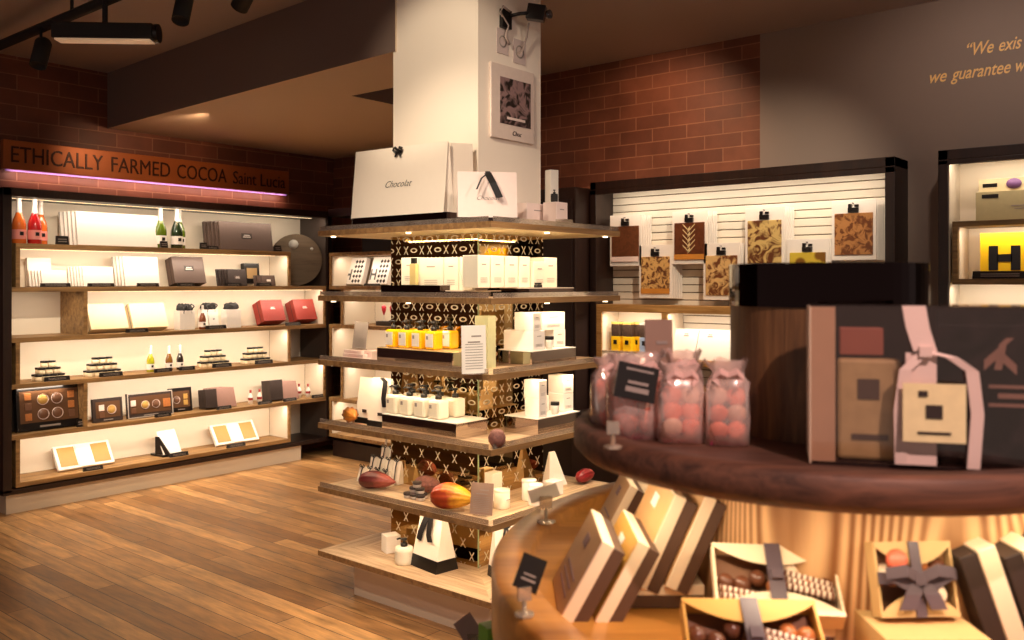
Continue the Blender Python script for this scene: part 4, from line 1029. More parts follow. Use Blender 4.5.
for k, (a, b, c) in enumerate(spots):
    l_ = f'dark truffle jar with silver body, {("bottom layer", "middle layer", "very top")[c]} of the little pyramid on the fifth tier'
    x = 2.92+b*.042; y = CX(408, 2.92)-a*.042; zz = z+c*.0265
    if j5 is None: j5 = jar(l_, (x, y, zz), .020, .026, M('silver_tin', (190,176,166), .4), dbrown, 'truffle tins in a pyramid', 'truffle_tin', .45)
    else: dup(j5, (x, y, zz), label=l_)
sign_card('brown printed card in a clear stand at the corner of the fifth tier', (2.90, CX(481, 2.90), z), .105, .14, FX+.35, M('taupe_card', (150,122,106), .5), lines=9)
glassw = clear('candle_glass', (250,245,235), .15, diff=.35, dcol=(245,230,205))
def candle(label, px, y, R=.034, H=.088, m=None, lid=False):
    o = thing('candle', label, 'candle', (CY(px, y), y, z), 0)
    one('jar', lambda bm: lathe(bm, [(0,0),(R*.95,0),(R,.003),(R,H),(R*.93,H),(R*.93,H*.9),(0,H*.9)], seg=28), m or white, o)
    one('rim' if not lid else 'lid', lambda bm: lathe(bm, [(R*1.02,H+.0005),(R*1.02,H+.008),(0,H+.008)] if lid else [(R*1.01,H*.86),(R*1.01,H*1.005),(R*.96,H*1.005)], seg=28), m or white, o)
    one('print', lambda bm: cb(bm, (0,-R-.0012,H*.5), (R*.7,.001,H*.04)), grey, o)
wx = M('candle_cream', (244,232,206), .3, var=.02)
candle('cream glass candle, left one at the back of the fifth tier corner', 485, 2.66, m=wx); candle('cream glass candle, right one beside the back one, fifth tier', 502, 2.60, .036, .085, m=wx)
candle('white lidded candle tin, rear of the pair on the fifth tier', 529, 2.60, .034, .088, lid=True); candle('white lidded candle tin, front of the pair on the fifth tier', 535.5, 2.52, .034, .088, lid=True)
carton('tall cream carton behind the candles, fifth tier', (CY(495, 2.72), 2.73, z), .07, .05, .13, bxw, 0, lines=False)
o = thing('white_carton', 'small square white carton right of the candle tins, fifth tier', 'box', (CY(555, 2.56), 2.57, z), 0); box_part('carton', -.04, .04, -.03, .03, 0, .07, white, o, .002)
o = thing('tent_card', 'white folded tent card on the right of the fifth tier', 'sign', (CY(556, 2.68), 2.69, z), -.2)
one('card', lambda bm: hexa(bm, [(-.06,-.03,0),(.06,-.03,0),(.06,.03,0),(-.06,.03,0)], [(-.035,-.004,.17),(.0,-.004,.17),(.0,.004,.17),(-.035,.004,.17)]), white, o)
pod('crimson cocoa pod at the right end of the fifth tier', (CY(586, 2.60), 2.60, z), .16, .036, podmat('pod_crimson', (130,26,30), (186,84,74)), .05)
pod('dusty pink cocoa pod against the floral panel, fifth tier', (3.04, CX(428, 3.04), z), .15, .042, M('dusty_rose_pod'), -1.2)
# --- bottom tier
z = ZC[5]+.001
carton('white cube carton at the left of the bottom tier', (3.02, CX(391, 3.02), z), .075, .075, .085, white, FX-.4, lines=False)
pump('round cream lotion bottle with black pump on the bottom tier', (2.93, CX(404, 2.93), z), bxw, bxw, .085, .098, square=False, rz=FX)
o = bag('white gift bag with black base and big black ribbon on the bottom tier', (2.985, CX(434, 2.985), z), .20, .275, .13, M('bag_ivory'), FX-.14, band=.055, bow=False, taper=.18)
def g(bm):
    strip(bm, [(0,-.014,.268),(-.02,-.026,.24),(-.05,-.042,.16),(-.055,-.048,.125)], .036, (1,0,-.15)); strip(bm, [(0,-.02,.262),(.015,-.03,.24),(.012,-.042,.16),(.03,-.046,.13)], .036, (1,0,.15))
    cb(bm, (0,-.022,.26), (.035,.014,.022))
one('ribbon', g, ribbon, o)
bag('white gift bag with black base standing right of the column corner, bottom tier', (3.10, 2.62, z), .13, .24, .09, M('bag_ivory'), -.4, band=.05, bow=True, taper=.18)
# things on the column
o = thing('framed_poster', 'pale framed poster with a dark photograph on the column', 'poster', (CY(511, 2.8), 2.80, 2.245), 0)
box_part('frame', -.165, .165, -.014, -.001, -.0, .36, M('poster_mount', (226,206,194), .5), o, .003)
box_part('photograph', -.10, .135, -.0165, -.0142, .075, .30, choc('poster_photo', (40,30,26), (150,120,118), 14, 'n'), o)
one('print', lambda bm: (cb(bm, (.02,-.0175,.105), (.14,.001,.012))), pinkw, o)
text('lettering', 'Choc', .032, dbrown, o, (-.01,-.0155,.025), ext=.0004, shear=.35)
for k, (px_, dz, w) in enumerate(((502, 2.66, .085), (519, 2.635, .095))):
    o = thing('paper_notice', ('left' if k == 0 else 'right')+' small pale notice taped on the column under the camera', 'notice', (CY(px_, 2.8), 2.80, dz), 0)
    box_part('sheet', -w/2, w/2, -.004, -.001, -.0, .12, M('notice_paper', (206,186,180), .6), o)
    one('print', lambda bm: lathe(bm, [(w*.26,0),(w*.34,0),(w*.34,.001),(w*.26,.001)], seg=20, mtx=Matrix.Translation((0,-.0045,.06)) @ Matrix.Rotation(PI/2, 4, 'X')), grey, o)
o = thing('security_camera', 'small black security camera on a bracket high on the column', 'camera', (CY(513, 2.8), 2.80, 2.83), 0)
one('bracket', lambda bm: (cb(bm, (-.07,-.012,.0), (.07,.02,.09)), tube(bm, [(-.05,-.02,.02),(-.02,-.06,.03),(.03,-.09,.04)], .009)), black, o)
bm = nb(); bx(bm, -.028, .028, -.05, .04, -.03, .045, mtx=Matrix.Translation((.05,-.10,.035)) @ Matrix.Rotation(.5, 4, 'Z') @ Matrix.Rotation(.2, 4, 'X')); obj('housing', bm, black, o, .004)
one('lens', lambda bm: lathe(bm, [(0,0),(.02,0),(.022,.014),(0,.012)], seg=16, mtx=Matrix.Translation((.08,-.155,.03)) @ Matrix.Rotation(PI/2, 4, 'X')), M('lens_glass', (90,90,96), .05, .8), o)
one('cable', lambda bm: tube(bm, [(-.05,-.02,.04),(-.11,-.03,.05),(-.12,-.02,.02),(-.06,-.02,-.03),(-.08,-.02,-.09),(-.05,-.02,-.12)], .006), M('cable_grey', (170,150,140), .5), o)
one('cable', lambda bm: tube(bm, [(.05,-.06,.0),(.07,-.03,-.06),(.05,-.02,-.13),(.02,-.02,-.15)], .005), M('cable_grey'), o)
# white cord on the floor by the cabinets
tag(one('power_cord', lambda bm: tube(bm, [(4.66,5.1,.55),(4.66,5.14,.3),(4.64,5.12,.13),(4.60,5.02,.06),(4.58,4.9,.10),(4.60,4.80,.30),(4.62,4.78,.55)], .008), M('cord_white', (226,210,190), .5)), 'looped white cord hanging near the floor behind the centre unit', 'cord')

# ================= FOREGROUND ROUND STAND =================
tc_ = (.477, 1.35); lc_ = (.705, 1.40)
st = thing('round_tiered_stand', 'large round wooden tiered stand in the right foreground', 'display stand', F(tc_[0], tc_[1], 0), FR)
dl = (lc_[0]-tc_[0], lc_[1]-tc_[1])
dkw = wood('dark_walnut_tray', (46,26,19), (122,80,60), 'X', .6, 2.2, 14)
hny = wood('honey_oak_tray', (150,92,34), (206,142,66), 'X', .36, 1.0, 9, coat=.25)
pine = wood('pine_veneer', (134,84,42), (226,180,128), 'Z', .5, .9, 6, rings=True)
oakd = wood('brown_oak_drum', (66,42,24), (132,94,56), 'Z', .55, 3.0, 16)
def tray(R, zt, th, rim, c, m, name):
    rc_ = .020 if zt < 1.2 else .011
    one(name, lambda bm: lathe(bm, [(0,zt-th),(R-.012,zt-th),(R,zt-th+.012),(R,zt-.006),(R-.006,zt),(R-rim,zt),(R-rim-.004,zt-.003),(R-rim-.006,zt-rc_),(0,zt-rc_)], c=(c[0],c[1],0), seg=96), m, st)
tray(.382, 1.336, .045, .036, (0,0), dkw, 'upper_tray')
tray(.7375, 1.110, .105, .058, dl, hny, 'lower_tray')
tray(.92, .80, .05, .05, dl, dkw, 'bottom_tray')
one('pine_drum', lambda bm: lathe(bm, [(.25,1.0905),(.25,1.29)], c=(.043,.01,0), seg=72), pine, st)
one('oak_drum', lambda bm: lathe(bm, [(0,1.3255),(.141,1.3255),(.141,1.514),(0,1.514)], seg=60, smooth=False), oakd, st)
one('mirror_riser', lambda bm: lathe(bm, [(0,1.5145),(.143,1.5145),(.143,1.577),(0,1.577)], seg=60, smooth=False), M('black_chrome_riser', (40,30,30), .04, 1.0, var=.01), st)
one('base_post', lambda bm: lathe(bm, [(0,0),(.32,0),(.32,.749),(0,.749)], c=(dl[0],dl[1],0), seg=48, smooth=False), dkw, st)
one('mid_drum', lambda bm: lathe(bm, [(.3,.7805),(.3,1.004)], c=(dl[0],dl[1],0), seg=60), pine, st)
one('led_ring', lambda bm: lathe(bm, [(.335,1.2845),(.342,1.2845),(.342,1.2905),(.335,1.2905),(.335,1.2845)], seg=72), M('led_ring_glow', (255,215,150), emis=2.5, ecol=(255,205,130)), st)
for a in range(12):
    an = a*PI/6+.2; r_ = .335; front = math.sin(an) < -.1
    area('stand_led', F(tc_[0]+r_*math.cos(an), tc_[1]+r_*math.sin(an), 1.283), .16, .02, (.36 if front else .18), (1,.80,.56), rot=(0,0,an+FR+PI/2))
# bags of sweets on the upper tray
film = clear('cellophane', (252,240,236), .10, .15, diff=.27, dcol=(255,232,222))
sweetm = M('pink_meringue', (244,134,104), .6, var=.25, scale=60); sweet2 = M('cream_meringue', (226,196,170), .6, var=.15, scale=60); magenta = M('magenta_tag', (150,30,80), .5)
def sweetbag(label, r, d, w, h, seed, rz=0, tilt=0):
    rnd = random.Random(seed); o = thing('sweet_bag', label, 'bag of sweets', F(r, d, 1.326), FR+rz, 'cellophane bags of pink sweets', tilt)
    bm = nb(); seg = 20; rings = []
    for zq, sx_, sy_ in ((0,1,1),(.3,1.03,1.06),(.6,1.02,.9),(.74,.95,.6),(.82,.78,.38),(.87,.74,.34),(1.0,1.0,.5)):
        ring = []
        for k in range(seg):
            a = 2*PI*k/seg; cx_, sy__ = math.cos(a), math.sin(a)
            f_ = 1/max(abs(cx_), abs(sy__))**.55
            jt = 1+rnd.uniform(-.05, .05)*(1+2*(zq > .6)); ring.append(bm.verts.new((w/2*sx_*cx_*f_*jt, w*.36*sy_*sy__*f_*jt, h*(zq+(rnd.uniform(-.06,.05) if zq == 1 else 0)))))
        rings.append(ring)
    for A, B in zip(rings, rings[1:]):
        for k in range(seg): bm.faces.new((A[k], A[(k+1)%seg], B[(k+1)%seg], B[k])).smooth = True
    bm.faces.new(rings[0][::-1]); obj('film', bm, film, o)
    def rib(bm):
        lathe(bm, [(w*.29, h*.80),(w*.30, h*.83),(w*.28, h*.86)], seg=14, sy=.6, smooth=False)
        for s_ in (-1, 1): strip(bm, [(0,-w*.18,h*.83),(s_*w*.2,-w*.26,h*.88),(s_*w*.34,-w*.2,h*.80),(s_*w*.2,-w*.25,h*.72)], .008, (0,.2,1))
    one('ribbon_tie', rib, M('pale_pink_ribbon', (226,186,176), .4), o)
    s0 = None
    for kz in range(3):
        for kx in range(2):
            R_ = w*.25; x_ = (kx-.5)*w*.44; z_ = .004+R_+kz*h*.2; rot = rnd.uniform(-.4,.4)
            one('meringue', lambda bm: lathe(bm, [(0,-R_*.35),(R_*.7,-R_*.33),(R_,0),(R_*.7,R_*.33),(0,R_*.38)], seg=18, mtx=Matrix.Translation((x_, -w*.08+kz*.004, z_)) @ Matrix.Rotation(PI/2+rot, 4, 'X')), sweetm if (kx+kz+seed) % 3 else sweet2, o)
    box_part('base_card', -w*.42, w*.42, -w*.27, w*.27, .001, .003, magenta, o)
    return o
b1 = sweetbag('cellophane bag of pink sweets at the left end with a black label', .180, 1.285, .085, .122, 1, .25)
bm = nb(); bx(bm, -.032, .028, -.004, 0, 0, .05); lb = obj('black_label', bm, black, b1, loc=(-.018,-.036,.058), rot=(-.15,.22,-.1))
one('label_print', lambda bm: (cb(bm, (0,-.0048,.014), (.034,.001,.007)), cb(bm, (0,-.0048,.024), (.03,.001,.004)), cb(bm, (0,-.0048,.042), (.04,.001,.003))), grey, lb)
sweetbag('cellophane bag of pink sweets leaning behind the labelled one', .150, 1.36, .06, .112, 2, .6)
sweetbag('cellophane bag of pink sweets, second from the left on the dark tray', .238, 1.25, .062, .112, 3, .0)
sweetbag('cellophane bag of pink sweets, third from the left on the dark tray', .298, 1.23, .058, .116, 4, -.1)
sweetbag('cellophane bag of pink sweets behind the second one', .262, 1.36, .058, .118, 5, .2)
o = sign_card('plain brown card sticking up behind the sweet bags', F(.232, 1.395, 1.326), .045, .165, FR+.15, M('taupe_card'), lines=0, tilt=-.05)
def clip(label, loc, rz, card=None, s=1):
    o = thing('card_holder', label, 'card holder', loc, rz)
    one('acrylic_clip', lambda bm: (lathe(bm, [(0,0),(.012*s,0),(.012*s,.003),(.003,.005),(.003,.02*s),(0,.02*s)], seg=14), bx(bm, -.008*s, .008*s, -.004, .004, .018*s, .034*s), bx(bm, -.006*s,.006*s,-.012*s,-.004,.0,.004)), clear('clip_acrylic', (235,225,210), .3, .08, .25, (230,215,190)), o)
    if card:
        bm = nb(); bx(bm, -card[0]/2, card[0]/2, -.001, .001, 0, card[1]); c = obj('card', bm, card[2], o, loc=(0,0,.03*s), rot=(card[3], card[4], 0))
        if card[2] is black: one('print', lambda bm: (cb(bm, (0,-.0016,card[1]*.3), (card[0]*.6,.0008,card[1]*.06)), cb(bm, (0,-.0016,card[1]*.45), (card[0]*.5,.0008,card[1]*.05))), grey, c)
    return o
clip('empty clear clip on the rim of the dark upper tray', F(.116*1.14/1.0*.98, 1.14, 1.337), FR)
# gift box in clear packaging at the right
gx0, gx1, gd = .357, .67, 1.05
gc = ((gx0+gx1)/2)
gb = thing('gift_hamper', 'clear fronted gift box with white ribbon and square yellow tag on the upper tray', 'gift box', F(gc+.02, gd+.05, 1.3255), FR-.28)
W2 = (gx1-gx0)/2
box_part('back_card', -W2, W2, .03, .034, 0, .195, M('dusk_card', (44,26,26), .8), gb); box_part('base_card', -W2, W2, -.045, .03, 0, .004, M('dusk_card'), gb)
box_part('ivory_side_panel', -W2-.002, -W2, -.047, .034, .001, .194, M('ivory_panel', (240,216,188), .5), gb)
box_part('ivory_end_panel', -W2, -W2+.028, -.047, -.043, .004, .194, M('ivory_panel', (222,196,164), .5), gb)
one('clear_cover', lambda bm: (bx(bm, -W2, W2, -.0485, -.0475, .004, .195), bx(bm, -W2, W2, -.047, .034, .1955, .1965), bx(bm, W2, W2+.001, -.047, .034, .004, .195)), clear('acetate', (250,242,238), .02, .05), gb)
def f(bm):
    bx(bm, -W2+.031, -W2+.105, -.032, -.012, .005, .13)
one('sweet_pouch', f, M('pale_yellow_pouch', (240,220,170), .35, var=.25, scale=55), gb, .005)
box_part('pouch_label', -W2+.055, -W2+.08, -.0335, -.0322, .08, .105, M('grey_label', (110,98,92), .5), gb); box_part('pouch_banner', -W2+.048, -W2+.09, -.0335, -.0322, .03, .037, M('grey_label'), gb)
box_part('pink_carton', -W2+.034, -W2+.085, -.030, -.010, .134, .168, M('salmon_card', (200,130,116), .5), gb, .002)
box_part('dark_picture_panel', -W2+.145, W2, -.028, -.024, .005, .19, choc('night_picture', (8,6,8), (44,34,38), 10, 'n', .8), gb)
one('picture_motif', lambda bm: (strip(bm, [(.02+.02,-.0295,.125),(.055,-.0295,.14),(.075,-.0295,.12)], .012, (0,0,1), .0005), strip(bm, [(.055,-.0295,.12),(.06,-.0295,.15),(.068,-.0295,.158)], .008, (1,0,0), .0005)), M('pale_motif', (190,160,150), .5), gb)
text('lettering', 'Goodnight', .018, M('pale_motif'), gb, (.045, -.0295, .092), (PI/2, .18, 0), ext=.0004) if False else None
one('banner_print', lambda bm: (bx(bm, .045, .115, -.030, -.029, .098, .102), bx(bm, .045, .115, -.030, -.029, .076, .080), bx(bm, .055, .10, -.030, -.029, .086, .092)), M('pale_motif'), gb)
rw = M('white_satin_ribbon', (226,200,190), .35, var=.03)
xr_ = -W2+.128
def f(bm):
    strip(bm, [(xr_-.012,-.051,.196),(xr_-.008,-.053,.17),(xr_,-.055,.142)], .026); strip(bm, [(xr_,-.055,.142),(xr_-.022,-.058,.12),(xr_-.028,-.056,.07),(xr_-.026,-.052,.006)], .014)
    strip(bm, [(xr_,-.055,.142),(xr_+.028,-.060,.136),(xr_+.05,-.058,.12),(xr_+.056,-.056,.07),(xr_+.052,-.054,.005)], .014); strip(bm, [(xr_-.004,-.051,.14),(xr_-.004,-.050,.07),(xr_-.004,-.051,.006)], .034)
    cb(bm, (xr_,-.057,.142), (.014,.008,.012))
one('white_ribbon', f, rw, gb)
tg = box_part('square_tag', xr_-.026, xr_+.042, -.066, -.0645, .036, .105, M('tag_yellow', (240,222,170), .5, var=.12, scale=70), gb)
one('tag_print', lambda bm: (cb(bm, (xr_+.008,-.0668,.072), (.018,.001,.016)), cb(bm, (xr_-.004,-.0668,.093), (.01,.001,.007)), cb(bm, (xr_+.008,-.0668,.047), (.036,.001,.003))), dbrown, tg)

# --- boxes on the lower tray
ZT = 1.0905
wlid = M('cream_spine', (236,214,182), .5, var=.03); cov = M('tan_cover', (176,130,84), .5, var=.05); cov2 = M('ochre_cover', (206,150,66), .45); pb = M('cocoa_base', (84,58,42), .55)
def leanbox(label, r, d, zb, H, L, t, ang, cover, rz=0, white_t=.5):
    """slab standing on its edge, its top leaning to the right; spine to the camera"""
    o = thing('chocolate_book_box', label, 'box', F(r, d, zb), FR+rz, 'upright two-tone chocolate boxes'); m = Matrix.Rotation(ang, 4, 'Y')
    tw = t*white_t
    bm = nb(); bx(bm, 0, tw, 0, L, 0, H, mtx=m); obj('lid', bm, wlid, o, .0015)
    bm = nb(); bx(bm, tw+.0003, t, .002, L-.002, .001, H-.002, mtx=m); obj('base', bm, pb, o, .001)
    bm = nb(); bx(bm, -.0008, -.0002, .002, L-.002, .002, H-.002, mtx=m); cvr = obj('cover', bm, cover, o)
    bm = nb(); bx(bm, -.0016, -.0009, L*.42, L*.62, H*.70, H*.84, mtx=m)
    for q in range(3): bx(bm, -.0016, -.0009, L*.2, L*.8, H*(.18+.1*q), H*(.21+.1*q), mtx=m)
    obj('print', bm, M('plum_print', (120,84,90), .5) if cover is cov else white, o)
    return o
leanbox('tan covered chocolate box, nearest left of the leaning row', .063, 1.20, ZT+.0, .125, .17, .036, .50, cov)
leanbox('ochre covered chocolate box leaning second in the row', .112, 1.20, ZT, .125, .17, .034, .50, cov2)
leanbox('cream chocolate box leaning third, on the flat box', .172, 1.245, ZT+.034, .14, .17, .036, .42, M('buff_cover', (206,156,100), .5))
leanbox('cream chocolate box leaning fourth, on the flat box', .214, 1.24, ZT+.034, .14, .17, .034, .42, M('buff_cover'))
leanbox('brown chocolate box leaning farther back on the round tray', .150, 1.55, ZT, .12, .12, .03, .50, cov)
leanbox('cream chocolate box leaning behind the ochre one', .185, 1.57, ZT, .12, .12, .03, .50, wlid)
o = thing('flat_box', 'two-tone box lying flat beneath the leaning boxes', 'box', F(.215, 1.33, ZT), FR)
box_part('base', -.055, .055, -.08, .08, 0, .018, pb, o, .001); box_part('lid', -.056, .056, -.081, .081, .0182, .033, wlid, o, .0015)
# open boxes of chocolates with ribbon
srib = M('grey_satin_ribbon', (92,78,84), .35); nut = M('hazel_praline', (176,104,56), .3, var=.2, scale=80); dk = M('dark_praline', (104,62,42), .25, var=.3, scale=80); wht = M('white_praline', (236,210,180), .35, var=.15, scale=80)
twist = None
def striped(name, c1, c2, sc):
    m, nt, b = newmat(name); tc = nt.nodes.new('ShaderNodeTexCoord'); w = nt.nodes.new('ShaderNodeTexWave'); w.inputs['Scale'].default_value = sc; w.bands_direction = 'X'; w.inputs['Distortion'].default_value = .5
    cr = nt.nodes.new('ShaderNodeValToRGB'); cr.color_ramp.interpolation = 'CONSTANT'; cr.color_ramp.elements[1].position = .5; cr.color_ramp.elements[0].color = lin(c1); cr.color_ramp.elements[1].color = lin(c2)
    nt.links.new(tc.outputs['Object'], w.inputs['Vector']); nt.links.new(w.outputs['Fac'], cr.inputs[0]); nt.links.new(cr.outputs[0], b.inputs['Base Color']); return m
stm = striped('striped_chocolate', (120,66,40), (240,220,196), 45)
def openbox(label, r, d, zb, w, h, t, tilt, rz, rim, seed, sticks=True, bow=False, grp=None):
    o = thing('open_chocolate_box', label, 'box', F(r, d, zb), FR+rz, grp, tilt); rnd = random.Random(seed)
    def f(bm):
        bx(bm, -w/2, w/2, -.002, 0, 0, h); bx(bm, -w/2, w/2, -t, -.002, 0, .003); bx(bm, -w/2, w/2, -t, -.002, h-.003, h); bx(bm, -w/2, -w/2+.003, -t, -.002, .003, h-.003); bx(bm, w/2-.003, w/2, -t, -.002, .003, h-.003)
    one('tray', f, rim, o)
    # curved card cut-outs, top and bottom
    for side in (0, 1):
        bm = nb(); n = 12; P = []
        for k in range(n+1):
            u = -w/2+w*k/n; c_ = h*.27*(1-((u)/(w/2))**2)+.004; P.append((u, c_))
        pts = [(-w/2, .0)]+P+[(w/2, .0)]
        if side: pts = [(x_, h-z_) for x_, z_ in pts]
        prism(bm, pts, -t-.0012, -t-.0002); obj('cut_card', bm, rim, o)
    box_part('insert', -w/2+.004, w/2-.004, -.006, -.0025, .004, h-.004, M('box_insert_brown', (120,82,58), .5), o)
    for k in range(7):
        x_ = -w/2+.015+(w-.03)*k/6; z_ = h*rnd.uniform(.45,.72); R_ = .012
        one('chocolate', lambda bm: lathe(bm, [(0,-R_*.6),(R_*.8,-R_*.5),(R_,0),(R_*.7,R_*.6),(0,R_*.8)], seg=14, mtx=Matrix.Translation((x_, -t*.5, z_)) @ Matrix.Rotation(PI/2, 4, 'X')), (nut, wht, dk)[rnd.randrange(3)], o)
    if sticks:
        for k in range(5):
            z_ = h*.22+k*h*.09; s_ = (-1 if k < 2 else 1)
            bm = nb(); tube(bm, [(-w*.24,0,0),(w*.24,0,0)], .005, 8); obj('striped_stick', bm, stm, o, loc=(s_*w*.22, -t*.7, z_), rot=(0, .16+.03*k, 0))
    strip_ = nb(); strip(strip_, [(0,-t-.003,.0),(0,-t-.006,h*.5),(0,-t-.003,h)], w*.13)
    if bow:
        strip(strip_, [(-w/2,-t-.004,h*.52),(0,-t-.007,h*.5),(w/2,-t-.004,h*.56)], h*.16, (0,0,1))
        for s_ in (-1, 1):
            strip(strip_, [(0,-t-.008,h*.5),(s_*w*.2,-t-.02,h*.62),(s_*w*.42,-t-.012,h*.58),(s_*w*.2,-t-.010,h*.44),(0,-t-.008,h*.5)], .014, (0,0,1)); strip(strip_, [(0,-t-.009,h*.5),(s_*w*.12,-t-.012,h*.3),(s_*w*.2,-t-.009,h*.1)], .02)
    cb(strip_, (0,-t-.008,h*.5), (.014,.01,.014)); obj('ribbon', strip_, srib, o)
    return o
openbox('open cream box of chocolates and striped sticks tied with grey ribbon', .335, 1.115, 1.1175, .155, .10, .028, -.9, -.13, M('cream_rim', (236,212,176), .5), 3)
openbox('open mustard box of pralines with grey ribbon at the bottom edge', .275, .985, 1.0925, .155, .10, .03, -.95, -.05, M('mustard_rim', (214,160,70), .45), 5, sticks=True)
o = thing('flat_box', 'dark box lying under the open cream box', 'box', F(.345, 1.175, ZT), FR); box_part('base', -.06, .06, -.06, .08, 0, .014, pb, o, .001); box_part('lid', -.061, .061, -.061, .081, .0142, .026, wlid, o, .001)
ob = openbox('open kraft box with rose and swirl pralines under a blue-grey bow', .495, 1.10, 1.137, .098, .088, .024, -.28, .05, kraft, 9, sticks=False, bow=True)
one('rose_praline', lambda bm: lathe(bm, [(0,-.004),(.014,0),(.010,.006),(0,.008)], seg=18, mtx=Matrix.Translation((-.022,-.026,.066)) @ Matrix.Rotation(PI/2, 4, 'X')), M('coral_praline', (226,110,84), .4, var=.2, scale=90), ob)
one('swirl_praline', lambda bm: lathe(bm, [(0,-.004),(.013,0),(.010,.006),(0,.008)], seg=18, mtx=Matrix.Translation((.022,-.026,.026)) @ Matrix.Rotation(PI/2, 4, 'X')), wht, ob)
o = thing('flat_box', 'kraft box lying beneath the box with the blue-grey bow', 'box', F(.495, 1.10, ZT), FR); box_part('base', -.06, .06, -.07, .05, 0, .022, kraft, o, .001); box_part('lid', -.061, .061, -.071, .051, .0222, .045, kraft, o, .001)
def leanleft(label, r, d, H, t, ang, L=.15):
    o = thing('chocolate_book_box', label, 'box', F(r, d, ZT+.002), FR, 'upright two-tone chocolate boxes'); m = Matrix.Rotation(-ang, 4, 'Y')
    bm = nb(); bx(bm, -t*.5, 0, 0, L, 0, H, mtx=m); obj('lid', bm, wlid, o, .0015)
    bm = nb(); bx(bm, -t, -t*.5-.0003, .002, L-.002, .001, H-.002, mtx=m); obj('base', bm, dbrown, o, .001)
leanleft('cream and black box leaning left at the right edge, first', .635, 1.08, .145, .046, .33); leanleft('cream and black box leaning left at the right edge, second', .69, 1.08, .145, .046, .33); leanleft('cream and black box leaning left at the right edge, third', .745, 1.10, .15, .046, .33)
# card holders on the lower tray
clip('clear clip with dark ticket at the left rim of the honey tray', F(.016, 1.17, 1.111), FR+.3, (.036,.045, black, -.2, .45), 1.1)
clip('clear clip with a pale translucent card at the back of the honey tray', F(.062, 1.62, 1.111), FR+.1, (.055,.032, M('frosted_card', (226,208,186), .5), -1.0, -.25), 1.4)
clip('clear clip with a brown card at the lower left below the honey tray', F(-.075, 1.75, .801), FR+.2, (.04,.045, M('taupe_card'), -.6, -.6), 1.6)
grn = M('lime_green_card', (140,190,70), .5)
carton('lime green carton on the bottom tray, left one', F(-.035, 1.74, .7805), .05, .04, .10, grn, FR+.5, lines=False)
carton('lime green carton on the bottom tray, right one', F(-.005, 1.66, .7805), .05, .04, .09, grn, FR+.5, lines=False)

# ================= CEILING TRACK AND SPOTS =================
def ceilpt(px, py, z_=3.155):
    d = (z_-EYE)*FL/(HZ-py); return F((px-512)/FL*d, d, z_)
trk = thing('lighting_track', 'black lighting track across the ceiling at the top left', 'track', (0,0,0))
A = Vector(ceilpt(-30, 58, 3.05)); B = Vector(ceilpt(190, -35, 3.05))
one('rail', lambda bm: tube(bm, [A, B], .034, 4), blackm, trk)
for q in (.15, .55, .9):
    p = A.lerp(B, q); one('hanger', lambda bm: cyl(bm, (p.x, p.y, 3.05), .01, .104, 8), blackm, trk)
def spotlamp(label, px, py, d, az, el, L=.18, lit=False):
    k = (px-512)/FL; p = Vector(F(k*d, d, EYE-(py-HZ)*d/FL)); o = thing('spotlight', label, 'spotlight', p, 0)
    m = Matrix.Rotation(az, 4, 'Z') @ Matrix.Rotation(el, 4, 'X')
    one('lamp_body', lambda bm: lathe(bm, [(0,L/2),(.036,L/2),(.046,L*.4),(.046,-L/2),(.041,-L/2),(.041,-L/2+.02),(0,-L/2+.02)], seg=20, mtx=m), blackm, o)
    one('stem', lambda bm: (tube(bm, [(0,0,.03),(0,.0,(3.05 if px < 100 else 3.154)-p.z)], .009, 6)), blackm, o)
    if lit: one('lamp_face', lambda bm: lathe(bm, [(0,-L/2+.015),(.040,-L/2+.015)], seg=20, mtx=m), M('lamp_glow', (255,230,190), emis=8, ecol=(255,225,180)), o)
    return p
spotlamp('black cylinder spotlight below the track at far left', 41, 53, 5.2, FR, -.4)
spotlamp('black cylinder spotlight at the top edge, left of centre', 183, 8, 4.8, FR, -.45)
spotlamp('spotlight with lit face at the top edge beside the beam', 246, -6, 4.6, FR+.8, .9, lit=True)
o = thing('linear_fixture', 'long black linear light fixture hanging under the track', 'light fixture', F((105-512)/FL*4.7, 4.7, EYE-(33-HZ)*4.7/FL), FR+.05)
one('housing', lambda bm: (bx(bm, -.26, .26, -.05, .05, -.038, .045)), blackm, o, .008); one('end_cap', lambda bm: cyl(bm, (0,0,.262), .05, .02, 20, mtx=Matrix.Rotation(PI/2, 4, 'Y')), black, o)
box_part('diffuser', -.245, .245, -.04, .04, -.047, -.0385, M('fixture_glow', (255,220,180), emis=.22, ecol=(240,200,160)), o); one('stem', lambda bm: cyl(bm, (0,0,.04), .014, .135, 10), blackm, o)

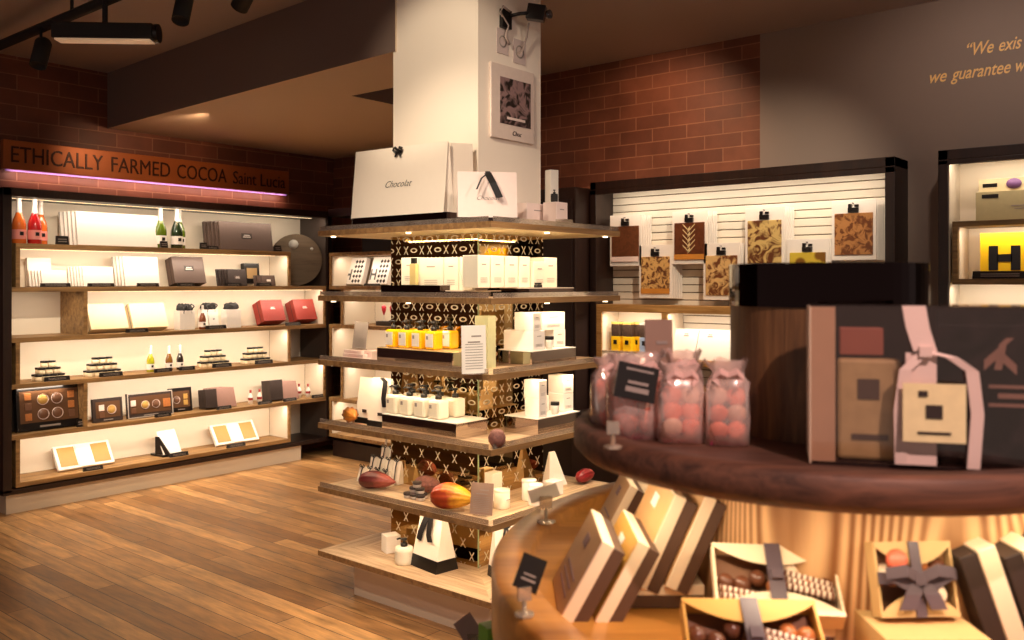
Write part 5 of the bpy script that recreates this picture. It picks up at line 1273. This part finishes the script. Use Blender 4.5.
# ================= LIGHT =================
w = bpy.data.worlds.new('World'); scn.world = w; w.use_nodes = True
bg_ = w.node_tree.nodes['Background']; bg_.inputs[0].default_value = (1.0, .76, .66, 1); bg_.inputs[1].default_value = .36
spot('column_spot', (1.6, 2.2, 3.05), (3.12, 3.05, 2.55), 100, 34, .7, (1,.84,.62))
spot('floor_spot', (2.6, 5.2, 3.1), (3.4, 5.3, 0), 260, 60, .9, (1,.74,.46))
spot('floor_spot', (1.9, 3.6, 3.1), (2.5, 4.1, 0), 90, 52, .9, (1,.74,.46))
spot('display_spot', (1.9, 1.2, 3.1), (3.1, 2.8, .5), 110, 34, .8, (1,.82,.6))
spot('tile_spot', (4.5, 2.9, 3.1), (5.45, 3.2, 2.3), 44, 95, .9, (1,.6,.36))
spot('sign_spot', (3.4, 5.6, 2.7), (3.6, 6.75, 2.4), 22, 80, .9, (1,.62,.36))
spot('bag_spot', (1.2, 2.2, 3.1), (2.95, 2.95, 2.05), 140, 34, .8, (1,.82,.6))
spot('stand_fill', (.2, -.9, 3.1), F(.45, 1.2, 1.4), 250, 40, .9, (1,.66,.58))  # unseen fill lamp added from the camera side for the foreground stand

spot('cabinet_spot', (1.8, 3.4, 3.0), (3.5, 6.5, .9), 330, 46, .9, (1,.84,.64))
spot('unit_spot', (1.0, 1.2, 3.1), (2.9, 3.0, 1.0), 200, 44, .9, (1,.84,.66))
spot('unit_spot', (3.0, .2, 3.1), (3.3, 2.6, 1.2), 150, 44, .9, (1,.80,.64))
spot('column_fill', (3.1, .5, 3.1), (3.36, 2.8, 2.35), 36, 30, .9, (1,.80,.70))  # unseen lamp added to brighten the column's right face
spot('wall_fill', (4.3, .9, 3.05), (5.45, 1.1, 2.5), 22, 90, .9, (1,.80,.68))  # unseen lamp added to lighten the taupe wall
spot('slatwall_spot', (3.4, 1.2, 3.1), (5.3, 2.5, 1.8), 200, 50, .9, (1,.82,.62))

# ================= CAMERA =================
cd = bpy.data.cameras.new('camera'); cam = bpy.data.objects.new('camera', cd); COL.objects.link(cam)
cam.location = (0, 0, EYE); cam.rotation_euler = (PI/2, 0, FR)
cd.sensor_width = 36; cd.lens = 36*FL/1024; cd.shift_y = -(320-HZ)/1024; cd.clip_start = .05
cd.dof.use_dof = True; cd.dof.focus_distance = 4.3; cd.dof.aperture_fstop = 5.6
scn.camera = cam
vs = scn.view_settings; vs.view_transform = 'Standard'; vs.look = 'None'; vs.exposure = 0; vs.gamma = 1; vs.use_curve_mapping = False
